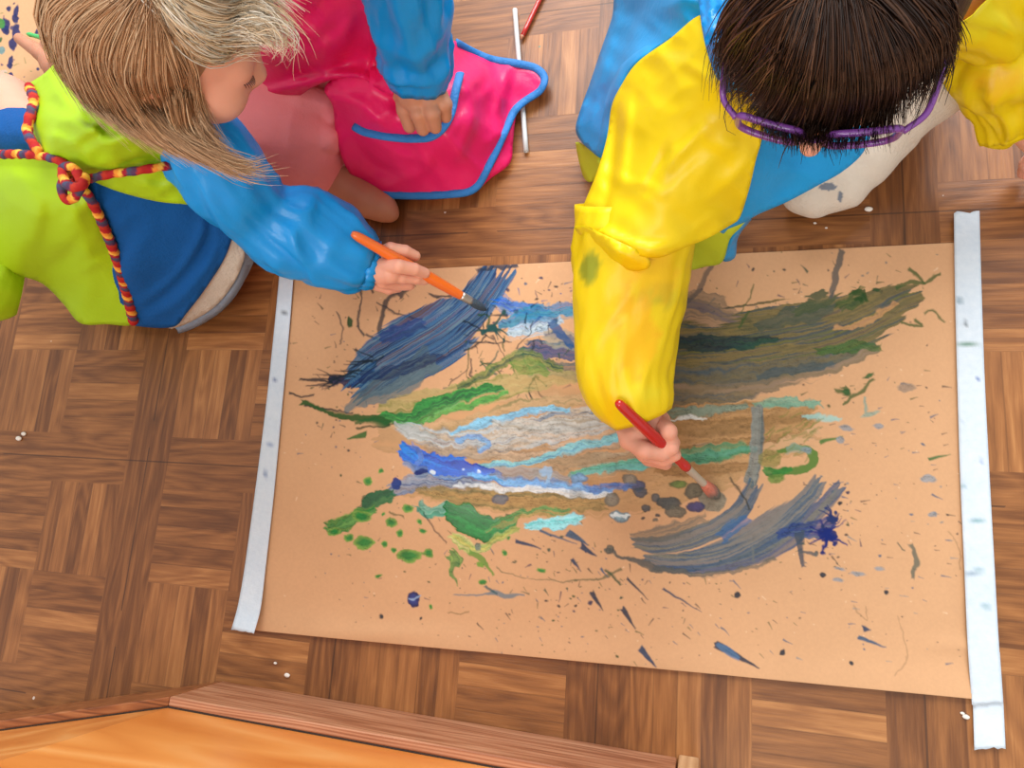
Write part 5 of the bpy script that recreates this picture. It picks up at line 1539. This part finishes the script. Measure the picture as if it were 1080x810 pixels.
# turquoise back of the smock
bk = Patch([(662, -40, .12), (760, -60, .25), (775, 10, .29), (742, 30, .285), (705, 45, .252), (668, 72, .22), (650, 112, .175), (636, 165, .12), (622, 158, .085), (612, 148, .06), (607, 136, .055), (612, 116, .06), (622, 88, .065), (634, 52, .075), (645, 20, .085)],
           [(700, 0, .24), (660, 40, .15), (640, 100, .12), (720, -20, .27)], [([(655, 10), (640, 60), (622, 130)], .010, 7), ([(680, -10), (662, 40), (648, 80)], -.008, 8), ([(700, 10), (720, 0), (745, 5)], .006, 8)], (.006, 30))
bk.build('smock_back', M_AQUA, kid, skirt=((3, .006), (8, .02), (12, .06)))
ln = Patch([(607, 150, .03), (615, 152, .055), (630, 152, .09), (634, 175, .09), (624, 192, .05), (615, 186, .03)], [], [], (.003, 20))
ln.build('lining', M_LIMEP, kid, skirt=((2, .01),))
nk = Patch([(736, -30, .31), (764, -30, .335), (762, 30, .345), (764, 62, .335), (772, 92, .315), (766, 98, .312), (754, 78, .325), (744, 48, .332), (738, 12, .325)], [], [([(750, -20), (752, 30), (764, 80)], .006, 4)], (.004, 20))
nk.build('neckband', M_SKY, kid, skirt=((2, .006), (5, .02)))
# turquoise chest
ch = Patch([(770, 90, .27), (830, 90, .26), (915, 130, .20), (912, 158, .185), (890, 180, .17), (862, 196, .165), (830, 213, .16), (800, 226, .158), (782, 236, .155), (756, 244, .155), (768, 226, .18), (785, 190, .225), (795, 150, .25)], [(840, 170, .195), (810, 195, .195)], [([(800, 165), (840, 180), (880, 175)], .004, 12)], (.004, 40))
ch.build('smock_front', M_AQUA, kid, skirt=((2, .004), (6, .02), (14, .06)))
l2 = Patch([(720, 240, .13), (760, 236, .15), (790, 226, .155), (781, 240, .14), (770, 252, .12), (762, 276, .07), (745, 281, .06), (722, 282, .07)], [], [], (.003, 20))
l2.build('lining', M_LIMEP, kid, skirt=((2, .005), (6, .03)))
hm = Patch([(790, 226, .15), (786, 238, .125), (778, 252, .09), (775, 272, .05), (762, 275, .058), (768, 256, .10), (776, 242, .13)], [], [], (.001, 20))
hm.build('hem', M_AQUA, kid, skirt=((2, .005), (5, .02)))


def ycol(x, y):
    c = np.tile(lin((243, 212, 6)), x.shape + (1,))
    n = fbm(x / 11 + 3, y / 16, 3)
    def mark(cx, cy, rx, ry, col, al):
        nonlocal c
        d = np.hypot((x - cx) / rx, (y - cy) / ry) + (n - .5) * 1.2
        a = (np.clip((1 - d) * 2.2, 0, 1) * al)[..., None]
        c = c * (1 - a) + lin(col) * a
    mark(622, 284, 11, 24, (136, 150, 40), .85); mark(694, 312, 34, 15, (176, 168, 40), .55)
    mark(670, 350, 26, 60, (246, 176, 6), .6); mark(690, 290, 44, 30, (246, 186, 6), .5); mark(645, 372, 16, 90, (248, 186, 8), .35)
    mark(712, 60, 22, 8, (196, 186, 60), .35); mark(760, 130, 30, 20, (226, 186, 6), .4); mark(705, 180, 8, 40, (206, 178, 10), .3)
    mark(672, 415, 30, 12, (236, 222, 40), .5); mark(1040, 92, 12, 10, (160, 120, 20), .5); mark(975, 80, 10, 12, (200, 150, 20), .4); mark(1055, 88, 40, 20, (246, 176, 8), .5); mark(1030, 20, 40, 22, (240, 232, 40), .6)
    return c


# yellow forearm sleeve, then the upper sleeve falling over it
V, F, S, A = pxtube([(668, 215, .165, 58), (667, 250, .150, 62), (665, 300, .134, 60), (661, 345, .120, 55), (659, 385, .112, 51), (664, 412, .105, 46), (672, 430, .098, 39), (676, 440, .094, 33)], seg=80, cap=False, wob=sleeve_wob(.07, 31, ((.02, .02, .05), (.19, .016, .04))))
X, Y = projv(V); link('sleeve', V, F, M_YEL, kid, cols=ycol(X, Y), thick=.0012)
ys = Patch([(743, 16, .322), (705, 42, .285), (672, 66, .245), (654, 92, .22), (645, 112, .21), (640, 145, .20), (630, 180, .19), (616, 215, .18), (608, 238, .172), (615, 252, .185), (628, 246, .20), (645, 254, .212), (668, 268, .212), (695, 272, .208), (720, 262, .20), (745, 252, .19), (770, 238, .182), (780, 230, .18), (790, 200, .225), (797, 170, .25), (806, 130, .275), (790, 100, .30), (768, 92, .315), (754, 66, .325)],
           [(700, 100, .275), (740, 120, .29), (680, 170, .245), (740, 190, .25), (700, 230, .232), (660, 130, .23), (650, 210, .215)],
           [([(652, 105), (647, 160), (637, 235)], -.010, 7), ([(665, 95), (660, 150), (655, 200)], .007, 8), ([(690, 190), (710, 168), (745, 130)], .006, 9), ([(676, 205), (692, 180), (705, 150)], -.005, 6), ([(650, 180), (662, 190), (690, 196)], .003, 6), ([(625, 235), (650, 250), (690, 262), (740, 250)], .006, 10), ([(700, 60), (730, 70), (755, 90)], .003, 8)],
           (.005, 44))
ys.build('smock_shoulder', M_YEL, kid, skirt=((2, .005), (6, .016), (14, .05), (22, .09)), colorfn=ycol)
yf = Patch([(606, 240, .185), (618, 238, .20), (634, 246, .215), (660, 258, .222), (680, 268, .215), (686, 276, .208), (684, 283, .20), (668, 286, .195), (648, 278, .192), (630, 262, .188), (616, 252, .182)], [(650, 266, .215)], [([(625, 248), (655, 266), (680, 277)], .006, 7)], (.002, 20))
yf.build('sleeve_fold', M_YEL, kid, skirt=((2, .004), (6, .02)), colorfn=ycol)
# far sleeve
V, F, S, A = pxtube([(1000, -20, .27, 60), (1040, 5, .235, 52), (1062, 30, .20, 48), (1060, 60, .17, 52), (1056, 85, .145, 46), (1064, 112, .12, 33), (1066, 130, .10, 30), (1068, 140, .092, 28)], seg=72, cap=False, wob=sleeve_wob(.16, 41, ((.085, .010, -.16), (.12, .014, .10), (.16, .01, -.1))))
X, Y = projv(V); link('sleeve', V, F, M_YEL, kid, cols=ycol(X, Y), thick=.0012)
yk = Patch([(1006, 98, .10), (1015, 86, .13), (1030, 76, .15), (1052, 78, .16), (1085, 84, .16), (1090, 118, .13), (1078, 138, .10), (1062, 157, .075), (1033, 152, .08), (1040, 132, .10), (1046, 116, .115), (1030, 114, .10), (1012, 108, .09)], [(1055, 110, .135)], [([(1044, 150), (1056, 122), (1080, 100)], .010, 7), ([(1012, 100), (1040, 96), (1070, 92)], .008, 7)], (.004, 20))
yk.build('cuff', M_YEL, kid, skirt=((2, .006), (6, .02)), colorfn=ycol)

# hair
eC = Ellip(hC + (uC * .010 - fC * .010) * sC, np.array([fC, uC, rC]), np.array((.098, .092, .082)) * sC)
V, F = solid([ell(eC.c, eC.ax, eC.r), ('-', ell(hC + (fC * .115 - uC * .060) * sC, eC.ax, np.array([.074, .085, .11]) * sC))], 0.003, 0.010)
hair = link('hair', V, F, M_SCALPD, kid)
E = lambda x, y, k=1.03: eC.hit(x, y, k)
DB = [(44, 26, 18), (60, 38, 26), (34, 20, 14), (78, 52, 36), (50, 32, 24)]
DR = [(92, 62, 44), (74, 46, 30), (110, 76, 54)]
H1 = []
for tx, ty, mx, my in ((752, 60, 790, -10), (762, 95, 800, 20), (778, 118, 820, 40), (800, 138, 835, 60), (822, 150, 850, 70), (842, 154, 862, 78), (862, 156, 880, 80), (884, 158, 900, 80), (908, 156, 920, 76), (932, 146, 940, 66), (956, 128, 958, 56), (978, 104, 976, 40), (996, 80, 990, 22), (1010, 40, 1000, -6)):
    H1.append([E(880 + (mx - 880) * .3, -40), E(mx, my), E((mx + tx) / 2, (my + ty) / 2 + 6), E(tx, ty - 14, 1.04), E(tx + (tx - 880) * .02, ty, 1.05) if not 790 < tx < 950 else P(tx, ty + 2, .350)])
H2 = [[E(870, -50), E(820, -40), E(775, 0), E(756, 50), E(757, 88, 1.05)], [E(870, -40), E(820, -15), E(785, 20), E(766, 60), E(766, 100, 1.05)], [E(870, -30), E(830, 0), E(800, 30), E(776, 70), E(778, 118, 1.06)]]
H3 = [[E(900, -45), E(960, -30), E(1000, 0), E(1010, 40, 1.04), E(998, 84, 1.04)], [E(900, -40), E(950, -10), E(985, 30), E(992, 70, 1.04), E(972, 112, 1.05)], [E(890, -35), E(930, 0), E(962, 45), E(970, 90, 1.04), E(950, 132, 1.05)]]
H4 = [[E(850, 30), E(812, 70), E(785, 105, 1.05), E(794, 128, 1.09), E(814, 142, 1.10)], [E(840, 20), E(800, 60), E(770, 96, 1.06), E(772, 112, 1.12), E(782, 104, 1.12)], [E(845, 40), E(815, 85), E(800, 118, 1.06), E(815, 140, 1.08), E(838, 146, 1.08)]]
strands('hair_strands', [(H1, 3000, .00055, .0022, DB), (H2, 220, .0008, .004, DB + DR), (H3, 220, .0008, .003, DB), (H4, 26, .0006, .004, DR + DB), (H1[1:6], 60, .0007, .004, DR)], M_HAIRD, hair, 5)

# glasses
gl = empty('glasses', (0, 0, 0), None, None) if False else None
parts = []
C3 = lambda a, b, c: hC + (fC * a + uC * b + rC * c) * sC
for q in (1, -1):
    rim = []
    for t in np.linspace(0, 2 * math.pi, 40, endpoint=False):
        c, s = math.cos(t), math.sin(t)
        x = .0245 * np.sign(c) * abs(c) ** .45; y = .0185 * np.sign(s) * abs(s) ** .45
        rim.append(C3(.1005 - .010 * ((x + .034) / .06) ** 2, -.020 + y, q * (.034 + x)))
    rim = np.array(rim + rim[:2])
    V, F, _, _ = tube3(rim, np.full(len(rim), .0027), seg=10, cap=False, zmin=None); parts.append((V, F))
    arm = catmull([C3(.092, -.012, q * .060), C3(.075, -.010, q * .0735), C3(.02, -.012, q * .0775), C3(-.015, -.022, q * .0765)], n=8)
    V, F, _, _ = tube3(arm, np.full(len(arm), .0024), seg=8, zmin=None); parts.append((V, F))
br_ = catmull([C3(.0985, -.014, .011), C3(.1035, -.011, 0), C3(.0985, -.014, -.011)], n=6)
V, F, _, _ = tube3(br_, np.full(len(br_), .0026), seg=8, zmin=None); parts.append((V, F))
V, F = join_meshes(*parts)
link('glasses', V, F, M_GLASS, kid)
V, F, _, _ = tube3([C3(.080, -.060, -.016), C3(.085, -.061, -.006), C3(.085, -.061, .006), C3(.080, -.060, .016)], [.001, .004, .004, .001], seg=10, zmin=None)
link('lips', V, F, M_LIP, kid)
